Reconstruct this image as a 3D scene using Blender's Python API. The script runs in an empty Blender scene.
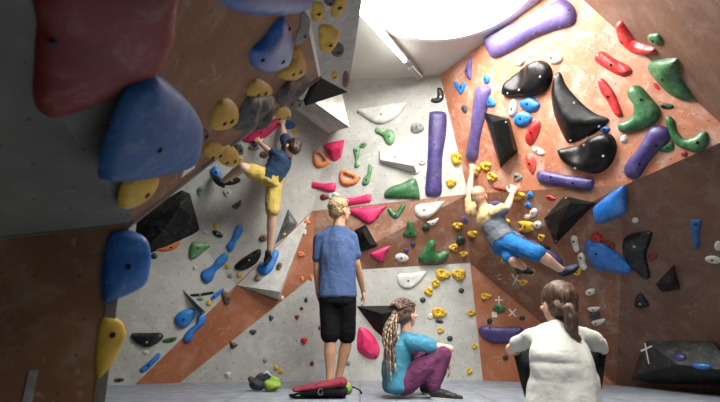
import bpy, bmesh, math, random
from mathutils import Vector, Matrix, noise
from mathutils.bvhtree import BVHTree
from mathutils.geometry import delaunay_2d_cdt
random.seed(7)
scene = bpy.context.scene
COL = scene.collection
F, CX, CY, CAMH, PITCH = 480.0, 360.0, 201.0, 0.45, math.radians(16)
CAM = Vector((0, 0, CAMH))
SP, CP = math.sin(PITCH), math.cos(PITCH)

# ---------- measuring the place: a sight line through the photograph, cut at a depth, a height or a wall
def ray(px, py):
    x, y = (px - CX) / F, (CY - py) / F
    return Vector((x, CP - y * SP, SP + y * CP))
def atY(px, py, Y):
    d = ray(px, py); return CAM + d * (Y / d.y)
def atZ(px, py, z):
    d = ray(px, py); return CAM + d * ((z - CAMH) / d.z)
def atT(px, py, t): return CAM + ray(px, py) * t

# ---------- materials
def lin(c):
    def f(v):
        v /= 255.0
        return v / 12.92 if v <= 0.04045 else ((v + 0.055) / 1.055) ** 2.4
    return (f(c[0]), f(c[1]), f(c[2]), 1)
MATS = {}
def newmat(name):
    m = bpy.data.materials.new(name); m.use_nodes = True
    nt = m.node_tree; b = nt.nodes['Principled BSDF']
    return m, nt, b
def N(nt, typ, **kw):
    n = nt.nodes.new(typ)
    for k, v in kw.items():
        if k.startswith('i_'): n.inputs[k[2:].replace('_', ' ')].default_value = v
        else: setattr(n, k, v)
    return n
def ramp(nt, src, stops):
    r = nt.nodes.new('ShaderNodeValToRGB'); nt.links.new(src, r.inputs[0])
    e = r.color_ramp.elements
    while len(e) < len(stops): e.new(0.5)
    for q, (p, c) in zip(e, stops):
        q.position = p; q.color = c if len(c) == 4 else (*c, 1)
    return r.outputs[0]
def mixc(nt, fac, a, b, mode='MIX'):
    n = nt.nodes.new('ShaderNodeMix'); n.data_type = 'RGBA'; n.blend_type = mode
    for sock, v in ((n.inputs[0], fac), (n.inputs[6], a), (n.inputs[7], b)):
        if hasattr(v, 'links'): nt.links.new(v, sock)
        else: sock.default_value = v
    return n.outputs[2]
def noise_fac(nt, vec, scale, detail=4, rough=.6, dist=0.):
    n = N(nt, 'ShaderNodeTexNoise'); n.inputs['Scale'].default_value = scale
    n.inputs['Detail'].default_value = detail; n.inputs['Roughness'].default_value = rough
    n.inputs['Distortion'].default_value = dist
    nt.links.new(vec, n.inputs['Vector']); return n.outputs['Fac']
G0, G1 = (0, 0, 0, 1), (1, 1, 1, 1)
def bump(nt, b, h, strength, dist=.01):
    n = N(nt, 'ShaderNodeBump'); n.inputs['Strength'].default_value = strength; n.inputs['Distance'].default_value = dist
    nt.links.new(h, n.inputs['Height']); nt.links.new(n.outputs[0], b.inputs['Normal'])

def mat_wall(name, base, dark, chalk, chalk_amt, rough=.75, dots=True, dotcol=(0.03, 0.03, 0.03, 1)):
    m, nt, b = newmat(name)
    tc = N(nt, 'ShaderNodeTexCoord'); ob = tc.outputs['UV']; oc = tc.outputs['Object']
    c = mixc(nt, ramp(nt, noise_fac(nt, oc, 1.7, 6, .65), [(.35, G0), (.68, G1)]), dark, base)
    # chalk: soft clouds and short rubbed streaks
    f1 = ramp(nt, noise_fac(nt, oc, 4.5, 8, .72, .6), [(.48, G0), (.72, (chalk_amt,) * 3)])
    c = mixc(nt, f1, c, chalk)
    f2 = ramp(nt, noise_fac(nt, oc, 13, 5, .6, 1.2), [(.60, G0), (.70, (chalk_amt * .9,) * 3)])
    c = mixc(nt, f2, c, chalk)
    f3 = ramp(nt, noise_fac(nt, oc, 60, 3, .5), [(.66, G0), (.72, (.35,) * 3)])
    c = mixc(nt, f3, c, dark)
    if dots:
        v = N(nt, 'ShaderNodeTexVoronoi', voronoi_dimensions='2D'); v.inputs['Scale'].default_value = 7.0; v.inputs['Randomness'].default_value = .55
        nt.links.new(ob, v.inputs['Vector'])
        d = ramp(nt, v.outputs['Distance'], [(.035, (.7,)*3), (.055, G0)])
        c = mixc(nt, d, c, dotcol)
    nt.links.new(c, b.inputs['Base Color']); b.inputs['Roughness'].default_value = rough
    bump(nt, b, noise_fac(nt, oc, 90, 3), .15, .003)
    return m
def mat_hold(name, col, rough=.5, chalk=.35, coat=0., spec=.5, lump=.2):
    m, nt, b = newmat(name)
    oc = N(nt, 'ShaderNodeTexCoord').outputs['Object']
    c0 = lin(col); c1 = tuple(v * .72 for v in c0[:3]) + (1,)
    c = mixc(nt, ramp(nt, noise_fac(nt, oc, 9, 4), [(.35, G0), (.65, G1)]), c1, c0)
    c = mixc(nt, ramp(nt, noise_fac(nt, oc, 14, 8, .75, .5), [(.5, G0), (.8, (chalk,) * 3)]), c, (.72, .70, .66, 1))
    nt.links.new(c, b.inputs['Base Color']); b.inputs['Roughness'].default_value = rough
    b.inputs['Specular IOR Level'].default_value = spec
    if coat: b.inputs['Coat Weight'].default_value = coat; b.inputs['Coat Roughness'].default_value = .25
    bump(nt, b, noise_fac(nt, oc, 70, 4), lump, .004)
    return m
def mat_plain(name, col, rough=.6, metal=0., nscale=30, var=.25, bs=.15, chalk=0):
    m, nt, b = newmat(name)
    oc = N(nt, 'ShaderNodeTexCoord').outputs['Object']
    c0 = lin(col); c1 = tuple(v * (1 - var) for v in c0[:3]) + (1,)
    c = mixc(nt, ramp(nt, noise_fac(nt, oc, nscale, 4), [(.35, G0), (.65, G1)]), c1, c0)
    nt.links.new(c, b.inputs['Base Color']); b.inputs['Roughness'].default_value = rough
    b.inputs['Metallic'].default_value = metal
    if bs: bump(nt, b, noise_fac(nt, oc, nscale * 2, 4), bs, .004)
    return m
def mat_cloth(name, col, var=.2, fold=.5, z_split=None, col2=None, rough=.9):
    m, nt, b = newmat(name)
    oc = N(nt, 'ShaderNodeTexCoord').outputs['Object']
    c0 = lin(col); c1 = tuple(v * (1 - var) for v in c0[:3]) + (1,)
    c = mixc(nt, ramp(nt, noise_fac(nt, oc, 9, 5, .6, .8), [(.35, G0), (.65, G1)]), c1, c0)
    nt.links.new(c, b.inputs['Base Color']); b.inputs['Roughness'].default_value = rough
    b.inputs['Specular IOR Level'].default_value = .2
    bump(nt, b, noise_fac(nt, oc, 14, 5, .55, 1.5), fold, .03)
    return m
def mat_skin(name, col):
    m, nt, b = newmat(name)
    oc = N(nt, 'ShaderNodeTexCoord').outputs['Object']
    c0 = lin(col); c1 = (c0[0] * .85, c0[1] * .74, c0[2] * .7, 1)
    c = mixc(nt, ramp(nt, noise_fac(nt, oc, 12, 4), [(.3, G0), (.7, G1)]), c1, c0)
    nt.links.new(c, b.inputs['Base Color']); b.inputs['Roughness'].default_value = .55
    b.inputs['Subsurface Weight'].default_value = .08; b.inputs['Subsurface Radius'].default_value = (.02, .008, .004)
    bump(nt, b, noise_fac(nt, oc, 120, 3), .1, .002)
    return m
def mat_hair(name, col, col2, scale=(60, 60, 8)):
    m, nt, b = newmat(name)
    oc = N(nt, 'ShaderNodeTexCoord').outputs['Object']
    mp = N(nt, 'ShaderNodeMapping'); mp.inputs['Scale'].default_value = scale; nt.links.new(oc, mp.inputs[0])
    f = noise_fac(nt, mp.outputs[0], 1.6, 5, .6, .4)
    c = mixc(nt, ramp(nt, f, [(.38, G0), (.62, G1)]), lin(col), lin(col2))
    nt.links.new(c, b.inputs['Base Color']); b.inputs['Roughness'].default_value = .5
    bump(nt, b, f, .8, .006)
    return m
def mat_emit(name, col, s):
    m, nt, b = newmat(name)
    b.inputs['Base Color'].default_value = (*col, 1); b.inputs['Emission Color'].default_value = (*col, 1); b.inputs['Emission Strength'].default_value = s
    return m

GREY = mat_wall('grey_panel', lin((188, 187, 179)), lin((162, 161, 154)), lin((222, 220, 214)), .45)
GREY_SHADED = mat_wall('grey_panel_near_shaded', lin((116, 116, 108)), lin((96, 96, 90)), lin((150, 148, 140)), .3)  # darker copy of the grey panel; the near overhang's shade is in the colour
ORANGE = mat_wall('orange_panel', lin((200, 134, 102)), lin((174, 104, 72)), lin((226, 206, 194)), .6, .6)
ORANGEB = mat_wall('orange_band', lin((170, 104, 68)), lin((146, 86, 56)), lin((200, 176, 164)), .3, .6)
ORANGE_SHADED = mat_wall('orange_panel_shaded', lin((144, 94, 66)), lin((116, 76, 54)), lin((196, 178, 168)), .42, .6)  # shaded copy of the orange panel: shade below the overhangs painted into it
ORANGE_CAVE_SHADED = mat_wall('orange_panel_cave_shaded', lin((118, 82, 60)), lin((96, 66, 50)), lin((160, 146, 138)), .3, .6)  # deeper copy still, with the shade of the cave facets mixed into the colour
ORANGEN_SHADED = mat_wall('orange_panel_near_shaded', lin((130, 84, 42)), lin((106, 66, 34)), lin((190, 175, 150)), .3, .55)  # orange of the near overhang and post, darkened in colour to stand for shade
CEIL = mat_plain('ceiling_paint', (206, 205, 196), .9, nscale=3, var=.06, bs=.03)
PLY = mat_plain('plywood_edge', (120, 110, 98), .8)
STEELL = mat_plain('bolt_zinc', (190, 190, 188), .4, .3, bs=0)
STEEL = mat_plain('bolt_steel', (30, 30, 32), .35, .6, bs=0)

# ---------- mesh helpers
def link(o, parent=None):
    COL.objects.link(o)
    if parent: o.parent = parent
    return o
def mesh_obj(name, bm, mat, parent=None, smooth=False):
    me = bpy.data.meshes.new(name)
    bmesh.ops.recalc_face_normals(bm, faces=bm.faces[:])
    bm.to_mesh(me); bm.free()
    if smooth:
        for p in me.polygons: p.use_smooth = True
    me.materials.append(mat)
    return link(bpy.data.objects.new(name, me), parent)
def tag(o, label=None, cat=None, group=None, kind=None):
    if label: o['label'] = label
    if cat: o['category'] = cat
    if group: o['group'] = group
    if kind: o['kind'] = kind
    return o
def basis(n):
    n = n.normalized(); up = Vector((0, 0, 1))
    u = up.cross(n)
    if u.length < .05: u = Vector((1, 0, 0))
    u.normalize(); v = n.cross(u)
    return u, v, n
def frame_matrix(o, u, v, n):
    return Matrix(((u.x, v.x, n.x, o.x), (u.y, v.y, n.y, o.y), (u.z, v.z, n.z, o.z), (0, 0, 0, 1)))
def add_box(bm, c, s, rot=None):
    r = bmesh.ops.create_cube(bm, size=1)['verts']
    M = Matrix.Translation(c) @ (rot.to_4x4() if rot else Matrix()) @ Matrix.Diagonal((*s, 1))
    bmesh.ops.transform(bm, matrix=M, verts=r); return r
def add_ball(bm, c, r, M3=None, sub=2):
    vs = bmesh.ops.create_icosphere(bm, subdivisions=sub, radius=1)['verts']
    if not hasattr(r, '__len__'): r = (r, r, r)
    M = Matrix.Translation(c) @ (M3.to_4x4() if M3 else Matrix()) @ Matrix.Diagonal((*r, 1))
    bmesh.ops.transform(bm, matrix=M, verts=vs); return vs
def add_cone(bm, a, b, ra, rb, seg=12, flat=1, side=None):
    d = b - a; L = d.length
    if L < 1e-5: return
    q = d.to_track_quat('Z', 'Y').to_matrix()
    vs = bmesh.ops.create_cone(bm, cap_ends=True, segments=seg, radius1=ra, radius2=rb, depth=L)['verts']
    bmesh.ops.transform(bm, matrix=Matrix.Translation((a + b) / 2) @ q.to_4x4(), verts=vs)
def chain(bm, pts, rads, sub=2):
    for i, (p, r) in enumerate(zip(pts, rads)):
        add_ball(bm, p, r, sub=sub)
        if i: add_cone(bm, pts[i - 1], p, rads[i - 1], r)
def rotm(u, v, n): return Matrix(((u.x, v.x, n.x), (u.y, v.y, n.y), (u.z, v.z, n.z)))

# ---------- walls
FAC = {}      # key -> (point, normal)
bv_v, bv_f, bv_k = [], [], []
def facet(key, name, pts, mat, thick=.04, kind='structure'):
    n = Vector((0, 0, 0)); c = sum(pts, Vector()) / len(pts)
    for i in range(len(pts)): n += (pts[i] - c).cross(pts[(i + 1) % len(pts)] - c)
    n.normalize()
    if n.dot(CAM - c) < 0: n = -n
    u, v, n = basis(n)
    FAC[key] = (c, n)
    M = frame_matrix(c, u, v, n); Mi = M.inverted()
    L = [Mi @ p for p in pts]
    bm = bmesh.new(); uv = bm.loops.layers.uv.new('UVMap')
    front = [bm.verts.new(p) for p in L]; back = [bm.verts.new(p - Vector((0, 0, thick))) for p in L]
    fs = [bm.faces.new(front)]
    fs.append(bm.faces.new(list(reversed(back))))
    for i in range(len(L)):
        j = (i + 1) % len(L); fs.append(bm.faces.new((front[i], back[i], back[j], front[j])))
    for f in fs:
        for l in f.loops: l[uv].uv = (l.vert.co.x + c.x * 3.1 + l.vert.co.z, l.vert.co.y + c.z * 1.7)
    o = mesh_obj(name, bm, mat); o.matrix_world = M
    o['kind'] = kind
    if kind == 'structure': pass
    b = len(bv_v); bv_v.extend(pts)
    for i in range(1, len(pts) - 1): bv_f.append((b, b + i, b + i + 1)); bv_k.append(key)
    return o
ZC = 3.5
UPV = Vector((0, 0, 1))
A = atZ(440, 75, ZC); B = atZ(540, 0, ZC); B2 = atZ(560, -14, ZC)
C = atY(468, 194, 5.28)
# plane of the big orange wall
nU = (B - A).cross(C - A).normalized()
def onU(px, py, off=0):
    d = ray(px, py); return CAM + d * ((A - CAM).dot(nU) / d.dot(nU))
FF, RR, SS = onU(625, 185), onU(735, 136), onU(572, -10)
RR2 = onU(735, 136)
H = atZ(616, 385.2, 0); G = atY(470, 263, 5.62); D = atZ(483, 380.4, 0)
facet('U', 'wall_right', [A, B, SS, RR, FF, C], ORANGE)
facet('L', 'wall_right', [C, FF, G], ORANGE_SHADED)
facet('L2', 'wall_right', [FF, H, G], ORANGE_SHADED)
facet('LO', 'wall_right', [G, H, D], ORANGEB)
nV_ = (FF - H).cross(RR - H); dV = Vector((nV_.y, -nV_.x, 0)).normalized(); dV = dV if dV.x > 0 else -dV; far = H + dV * 2.2
facet('V', 'wall_right', [FF, RR, far, H], ORANGE_CAVE_SHADED)
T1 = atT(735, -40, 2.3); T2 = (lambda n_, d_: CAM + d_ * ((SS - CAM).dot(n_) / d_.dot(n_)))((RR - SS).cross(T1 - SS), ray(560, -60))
facet('T', 'wall_right', [SS, T2, T1, RR], ORANGE_CAVE_SHADED)
# back wall
def onP(px, py, a, b_, c):
    n = (b_ - a).cross(c - a); d = ray(px, py); return CAM + d * ((a - CAM).dot(n) / d.dot(n))
P1 = atY(312, 211, 5.5)
nK = (C - A).cross(P1 - A).normalized(); dK = Vector((nK.y, -nK.x, 0)).normalized()
if dK.x > 0: dK = -dK
tl = A + dK * 1.2
Q1 = atZ(135, 384.6, 0)
Q2 = atY(236, 285, 5.45)
nK = (P1 - tl).cross(Q2 - tl)
tll = Vector((-3.6, 0, ZC)); tll.y = tl.y - (nK.x * (tll.x - tl.x)) / nK.y
Dl = atZ(180, 382.6, 0)
P1b = onP(318, 272, D, G, Dl)
Q0 = onP(40, 388, tll, Q2, Q1)
facet('K1', 'wall_back', [tl, A, C, P1], GREY)
facet('K2', 'wall_back', [tll, tl, P1, Q2], GREY)
facet('K3', 'wall_back', [Q0, tll, Q2, Q1], GREY)
facet('BB1', 'wall_back', [P1, C, P1b], ORANGE_SHADED)
facet('BB2', 'wall_back', [C, G, P1b], ORANGE_SHADED)
facet('BL1', 'wall_back', [Q1, Q2, Dl], ORANGEB)
facet('BL2', 'wall_back', [Q2, P1b, Dl], ORANGEB)
facet('BL3', 'wall_back', [Q2, P1, P1b], ORANGEB)
facet('K4', 'wall_back', [Dl, P1b, G, D], GREY)

# near overhang at the left
def inv_plane(p3):
    (x1, y1, w1), (x2, y2, w2), (x3, y3, w3) = [(p[0], p[1], 1 / p[2]) for p in p3]
    M = Matrix(((1, x1, y1), (1, x2, y2), (1, x3, y3))); s = M.inverted() @ Vector((w1, w2, w3))
    return lambda px, py: atT(px, py, 1 / (s[0] + s[1] * px + s[2] * py))
n2 = inv_plane([(165, 0, 1.12), (130, 225, 1.9), (318, 75, 3.0)])
E1, E2, E3, E4 = n2(175, -40), n2(130, 225), n2(320, 77), n2(297, -40)
facet('N2', 'wall_left', [E1, E4, E3, E2], ORANGEN_SHADED, .06)
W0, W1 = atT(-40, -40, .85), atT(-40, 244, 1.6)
facet('N1', 'wall_left', [W0, E1, E2], GREY_SHADED, .06)
facet('N1b', 'wall_left', [W0, E2, W1], GREY_SHADED, .06)
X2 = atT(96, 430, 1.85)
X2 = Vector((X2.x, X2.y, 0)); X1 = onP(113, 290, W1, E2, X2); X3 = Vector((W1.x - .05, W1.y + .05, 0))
facet('N4', 'wall_left', [W1, E2, X1, X2], ORANGEN_SHADED, .06)
facet('N4b', 'wall_left', [W1, X2, X3], ORANGEN_SHADED, .06)
# end of the overhang, turned to the light
E5 = atT(348, 92, 3.75); E6 = onP(368, -40, E3, E4, E5)
E7, E8 = atT(324, 77, 3.06), atT(306, -40, 2.6)
facet('N3', 'wall_left', [E4, E6, E5, E3], GREY, .06)
# dark underside that closes the end, and the body of the overhang up to the ceiling
E9 = atT(305, 106, 3.85)
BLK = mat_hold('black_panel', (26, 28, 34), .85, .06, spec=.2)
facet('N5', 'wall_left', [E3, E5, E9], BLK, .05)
# the mass behind those panels, carried up to the ceiling
def cz(p): return Vector((p.x, p.y, ZC))
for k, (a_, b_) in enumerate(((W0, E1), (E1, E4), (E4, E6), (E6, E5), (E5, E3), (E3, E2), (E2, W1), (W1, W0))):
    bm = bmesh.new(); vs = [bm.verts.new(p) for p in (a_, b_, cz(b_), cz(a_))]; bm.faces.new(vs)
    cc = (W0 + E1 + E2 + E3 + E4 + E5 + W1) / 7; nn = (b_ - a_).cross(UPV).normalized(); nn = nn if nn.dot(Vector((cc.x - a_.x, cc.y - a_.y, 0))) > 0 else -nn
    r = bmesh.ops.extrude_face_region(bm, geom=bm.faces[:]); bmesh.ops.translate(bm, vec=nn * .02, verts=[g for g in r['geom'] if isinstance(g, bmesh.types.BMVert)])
    mesh_obj('wall_left', bm, GREY_SHADED)['kind'] = 'structure'

BVH = BVHTree.FromPolygons(bv_v, bv_f)
def hit(px, py):
    d = ray(px, py)
    loc, n, i, dist = BVH.ray_cast(CAM, d)
    if loc is None: return None
    return loc, bv_k[i]
def plane_pt(px, py, key, off=0.):
    c, n = FAC[key]; d = ray(px, py)
    return CAM + d * (((c + n * off) - CAM).dot(n) / d.dot(n))
def onwall(px, py, off=0., key=None):
    if key is None: key = hit(px, py)[1]
    return plane_pt(px, py, key, off)

# floor of mats
FM, nt, b = newmat('mat_vinyl')
tc = N(nt, 'ShaderNodeTexCoord').outputs['Object']
br = N(nt, 'ShaderNodeTexBrick'); nt.links.new(tc, br.inputs['Vector'])
br.inputs['Scale'].default_value = .5; br.inputs['Mortar Size'].default_value = .004; br.offset = 0
br.inputs['Color1'].default_value = lin((124, 130, 138)); br.inputs['Color2'].default_value = lin((112, 119, 128)); br.inputs['Mortar'].default_value = lin((70, 74, 84))
c = mixc(nt, ramp(nt, noise_fac(nt, tc, 7, 6, .7), [(.45, G0), (.75, (.5,) * 3)]), br.outputs[0], lin((196, 200, 208)))
nt.links.new(c, b.inputs['Base Color']); b.inputs['Roughness'].default_value = .45
bump(nt, b, noise_fac(nt, tc, 8, 4), .25, .02)
bm = bmesh.new(); add_box(bm, Vector((0, 3, -.15)), (12, 12, .3))
o = mesh_obj('floor', bm, FM); o['kind'] = 'structure'
# dark strip where the mats meet the walls
# ceiling with a round light well
SC = Vector((.78, 3.60, ZC)); SR = .82
bm = bmesh.new()
seg = 64
ring = [bm.verts.new((SC.x + SR * math.cos(2 * math.pi * i / seg), SC.y + SR * math.sin(2 * math.pi * i / seg), ZC)) for i in range(seg)]
def rect_pt(a):
    dx, dy = math.cos(a), math.sin(a); s = 1e9
    for lim, d, c0 in ((6, dx, SC.x), (-6, dx, SC.x), (9, dy, SC.y), (-3, dy, SC.y)):
        if abs(d) > 1e-6 and (lim - c0) / d > 0: s = min(s, (lim - c0) / d)
    return (SC.x + dx * s, SC.y + dy * s, ZC)
outer = [bm.verts.new(rect_pt(2 * math.pi * i / seg)) for i in range(seg)]
fs = []
for i in range(seg):
    j = (i + 1) % seg; fs.append(bm.faces.new((ring[i], ring[j], outer[j], outer[i])))
r = bmesh.ops.extrude_face_region(bm, geom=fs)
bmesh.ops.translate(bm, vec=(0, 0, .1), verts=[g for g in r['geom'] if isinstance(g, bmesh.types.BMVert)])
o = mesh_obj('ceiling', bm, CEIL); o['kind'] = 'structure'
def ring_mesh(name, r0, r1, z0, z1, mat):
    bm = bmesh.new(); V = []
    for i in range(seg):
        a = 2 * math.pi * i / seg; ca, sa = math.cos(a), math.sin(a)
        V.append([bm.verts.new((SC.x + rr * ca, SC.y + rr * sa, z)) for rr, z in ((r0, z0), (r1, z0), (r1, z1), (r0, z1))])
    for i in range(seg):
        j = (i + 1) % seg
        for k in range(4): bm.faces.new((V[i][k], V[j][k], V[j][(k + 1) % 4], V[i][(k + 1) % 4]))
    return mesh_obj(name, bm, mat, smooth=False)
WHITE = mat_plain('white_paint', (235, 235, 232), .5, bs=0, var=.03)
o = ring_mesh('trim_1', SR - .015, SR + .03, ZC - .012, ZC + .16, WHITE); o['kind'] = 'structure'
bm = bmesh.new(); bmesh.ops.create_cone(bm, cap_ends=True, segments=64, radius1=SR - .02, radius2=SR - .02, depth=.02)
o = mesh_obj('window_1', bm, mat_emit('skylight_pane', (1, 1, .98), 6)); o.location = (SC.x, SC.y, ZC + .12); o['kind'] = 'structure'
HC = {
 'purple': mat_hold('purple_resin', (64, 50, 112), .45, .18), 'lilac': mat_hold('lilac_resin', (100, 84, 142), .5, .22),
 'black': mat_hold('black_resin', (20, 20, 22), .4, .12, spec=.35), 'bvol': mat_hold('black_gloss', (10, 10, 11), .34, .03, spec=.28),
 'blue': mat_hold('blue_resin', (38, 124, 200), .4, .25), 'dblue': mat_hold('deep_blue_resin', (10, 98, 176), .42, .2, coat=.2),
 'nblue': mat_hold('navy_blue_resin', (8, 84, 150), .5, .2),
 'red': mat_hold('red_resin', (206, 40, 40), .38, .25), 'dred': mat_hold('dark_red_resin', (132, 38, 34), .5, .2),
 'coral': mat_hold('coral_resin', (222, 84, 66), .4, .3),
 'green': mat_hold('green_resin', (44, 104, 56), .4, .28), 'dgreen': mat_hold('dark_green_resin', (28, 58, 44), .5, .2),
 'lgreen': mat_hold('chalky_green_resin', (92, 146, 92), .5, .55),
 'yellow': mat_hold('yellow_resin', (216, 176, 44), .5, .2), 'oyellow': mat_hold('ochre_resin', (196, 154, 34), .55, .15),
 'pink': mat_hold('pink_resin', (222, 44, 104), .42, .15), 'dpink': mat_hold('raspberry_resin', (190, 30, 84), .42, .1),
 'orange': mat_hold('orange_resin', (226, 128, 62), .55, .3), 'white': mat_hold('white_resin', (222, 218, 206), .5, .5),
 'cream': mat_hold('cream_resin', (206, 204, 194), .55, .5), 'grey': mat_hold('grey_resin', (140, 138, 134), .7, .5, lump=.6),
 'dgrey': mat_hold('charcoal_resin', (66, 66, 66), .6, .4, lump=.6), 'stone': mat_hold('brown_resin', (112, 82, 70), .7, .35, lump=.6),
 'gwhite': mat_hold('painted_volume', (214, 213, 205), .7, .3), 'slate': mat_hold('slate_paint', (92, 94, 94), .7, .5),
}
def smooth_closed(P, k=4):
    out = []; n = len(P)
    for i in range(n):
        p0, p1, p2, p3 = P[i - 1], P[i], P[(i + 1) % n], P[(i + 2) % n]
        for s in range(k):
            t = s / k
            out.append(.5 * ((2 * p1) + (p2 - p0) * t + (2 * p0 - 5 * p1 + 4 * p2 - p3) * t * t + (3 * p1 - p0 - 3 * p2 + p3) * t ** 3))
    return out
def inside(p, P):
    c = False; j = len(P) - 1
    for i in range(len(P)):
        a, b_ = P[i], P[j]
        if (a.y > p.y) != (b_.y > p.y) and p.x < (b_.x - a.x) * (p.y - a.y) / (b_.y - a.y) + a.x: c = not c
        j = i
    return c
def dist(p, P):
    m = 1e9; j = len(P) - 1
    for i in range(len(P)):
        a, b_ = P[j], P[i]; ab = b_ - a; L = ab.length_squared
        t = 0 if L == 0 else max(0, min(1, (p - a).dot(ab) / L))
        m = min(m, (p - (a + ab * t)).length); j = i
    return m
def ell(cx, cy, rx, ry, rot=0, lob=0, k=3, ph=0., n=12):
    r = math.radians(rot); out = []
    for i in range(n):
        a = 2 * math.pi * i / n; s = 1 + lob * math.cos(k * a + ph)
        x, y = rx * s * math.cos(a), ry * s * math.sin(a)
        out.append((cx + x * math.cos(r) - y * math.sin(r), cy + x * math.sin(r) + y * math.cos(r)))
    return out
PLACED = []
def hold(label, col, pts, h=1., prof='round', sm=True, hole=None, dents=(), rock=0., key=None, bolt=None, group=None, cat='climbing hold', name='climbing_hold', grid=11, D=1., wide=None):
    """Solid hold: outline on its wall, raised to a rounded, ridged or flat-topped body."""
    cx = sum(p[0] for p in pts) / len(pts); cy = sum(p[1] for p in pts) / len(pts)
    if key not in FAC: key = hit(cx, cy)[1]
    O = plane_pt(cx, cy, key); u, v, n = basis(FAC[key][1])
    def to2(px, py):
        d = plane_pt(px, py, key) - O; return Vector((d.dot(u), d.dot(v)))
    P = [to2(*p) for p in pts]
    if sm: P = smooth_closed(P, 4)
    else:
        Q = []
        for i in range(len(P)):
            a, b_ = P[i], P[(i + 1) % len(P)]
            for s in range(4): Q.append(a.lerp(b_, s / 4))
        P = Q
    Hh = None
    if hole:
        Hh = smooth_closed([to2(*p) for p in hole], 3)
    x0, x1 = min(p.x for p in P), max(p.x for p in P); y0, y1 = min(p.y for p in P), max(p.y for p in P)
    st = max(min(x1 - x0, y1 - y0) / grid, max(x1 - x0, y1 - y0) / 34)
    pts2 = []; ds = []
    y = y0 + st / 2; r = 0
    while y < y1:
        x = x0 + st / 2 + (st / 2 if r % 2 else 0)
        while x < x1:
            p = Vector((x, y))
            if inside(p, P) and not (Hh and inside(p, Hh)):
                d = dist(p, P)
                if Hh: d = min(d, dist(p, Hh))
                if d > st * .35: pts2.append(p); ds.append(d)
            x += st
        y += st * .87; r += 1
    if not ds: return None
    dm = max(ds); Hm = h * dm * (.5 if key[0] == 'N' else .72)
    seedv = Vector((cx * .37, cy * .71, 0))
    # rim rings close to the outline so that the sides stand up
    extra = []
    allv = list(P) + (Hh or []); nb = len(allv)
    for loop, sgn in ((P, 1), (Hh, -1)):
        if not loop: continue
        for i in range(len(loop)):
            t = (loop[(i + 1) % len(loop)] - loop[i - 1])
            if t.length == 0: continue
            nn = Vector((-t.y, t.x)).normalized()
            q = loop[i] + nn * dm * .09
            if not inside(q, P) or (Hh and inside(q, Hh)): q = loop[i] - nn * dm * .09
            if inside(q, P) and not (Hh and inside(q, Hh)):
                dd = dist(q, P)
                if Hh: dd = min(dd, dist(q, Hh))
                if dd > dm * .05: extra.append((q, dd))
    pts2 += [q for q, _ in extra]; ds += [d for _, d in extra]
    dn = [(to2(a, b_), (to2(a + rr, b_) - to2(a, b_)).length * el, dep * dm) for a, b_, rr, dep, el in [(*q, 1.)[:5] for q in dents]]
    def height(p, d):
        s = min(d / (dm * D), 1)
        if prof == 'round': z = (1 - (1 - s) ** 2) ** .5
        elif prof == 'flat': z = min(1, (1 - (1 - min(s / .35, 1)) ** 2) ** .5) * (.92 + .08 * s)
        elif prof == 'ridge': z = s ** .85
        elif prof == 'bevel': z = min(1, s / .6)
        else: z = s
        z *= Hm
        for c_, rr, dep in dn:
            q = (p - c_).length / rr
            if q < 1: z -= dep * (1 - q * q) ** 1.5
        if rock: z += rock * dm * noise.noise(Vector((p.x, p.y, 0)) * (1.3 / dm) + seedv) * min(1, s * 2.2)
        return max(z, .002)
    coords = [Vector((p.x, p.y)) for p in allv + pts2]
    ne = len(P); edges = [(i, (i + 1) % ne) for i in range(ne)]
    if Hh: edges += [(ne + i, ne + (i + 1) % len(Hh)) for i in range(len(Hh))]
    res = delaunay_2d_cdt(coords, edges, [], 0, 1e-6)
    vo, fo, orig = res[0], res[2], res[3]
    bm = bmesh.new(); bv = []
    for i, p in enumerate(vo):
        o_ = orig[i][0] if orig[i] else -1
        if 0 <= o_ < nb: z = -.004
        elif o_ >= nb: z = height(p, ds[o_ - nb])
        else: z = -.004
        bv.append(bm.verts.new((p.x, p.y, z)))
    for f in fo:
        c_ = sum((Vector(vo[i]) for i in f), Vector((0, 0))) / len(f)
        if inside(c_, P) and not (Hh and inside(c_, Hh)):
            try: bm.faces.new([bv[i] for i in f])
            except ValueError: pass
    loose = [q for q in bm.verts if not q.link_faces]
    bmesh.ops.delete(bm, geom=loose, context='VERTS')
    for f in bm.faces:
        if f.normal.z < 0: f.normal_flip()
    me = bpy.data.meshes.new(name); bm.normal_update()
    # closed underside against the wall
    be = [e for e in bm.edges if e.is_boundary]
    r_ = bmesh.ops.extrude_edge_only(bm, edges=be)
    for g in r_['geom']:
        if isinstance(g, bmesh.types.BMVert): g.co.z = -.008
    bm.to_mesh(me); bm.free()
    for p in me.polygons: p.use_smooth = prof not in ('bevel',)
    me.materials.append(HC[col])
    o = link(bpy.data.objects.new(name, me))
    sh = plane_pt(cx, cy, key, (.15 if key[0] == 'N' else .45) * Hm) - O; sh -= n * sh.dot(n)
    o.matrix_world = frame_matrix(O + sh, u, v, n)
    tag(o, label, cat, group)
    # bolt in the deepest spot or where asked
    size = max(x1 - x0, y1 - y0)
    if bolt != 0 and size > .085:
        if bolt: bp = [to2(*q) for q in bolt]
        else: bp = [max(zip(ds, range(len(ds))))[1]]; bp = [pts2[bp[0]]]
        for q in bp:
            dd = dist(q, P); z = height(q, dd)
            bb = bmesh.new(); rb = .0075 if size > .16 else .006
            bmesh.ops.create_cone(bb, cap_ends=True, segments=12, radius1=rb * 1.5, radius2=rb * 1.5, depth=.004)
            bmesh.ops.create_cone(bb, cap_ends=True, segments=6, radius1=rb, radius2=rb, depth=.010)
            k = mesh_obj('bolt', bb, STEELL if col in ('bvol', 'black') else STEEL, o); k.location = (q.x, q.y, z + .001)
    return o
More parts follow.
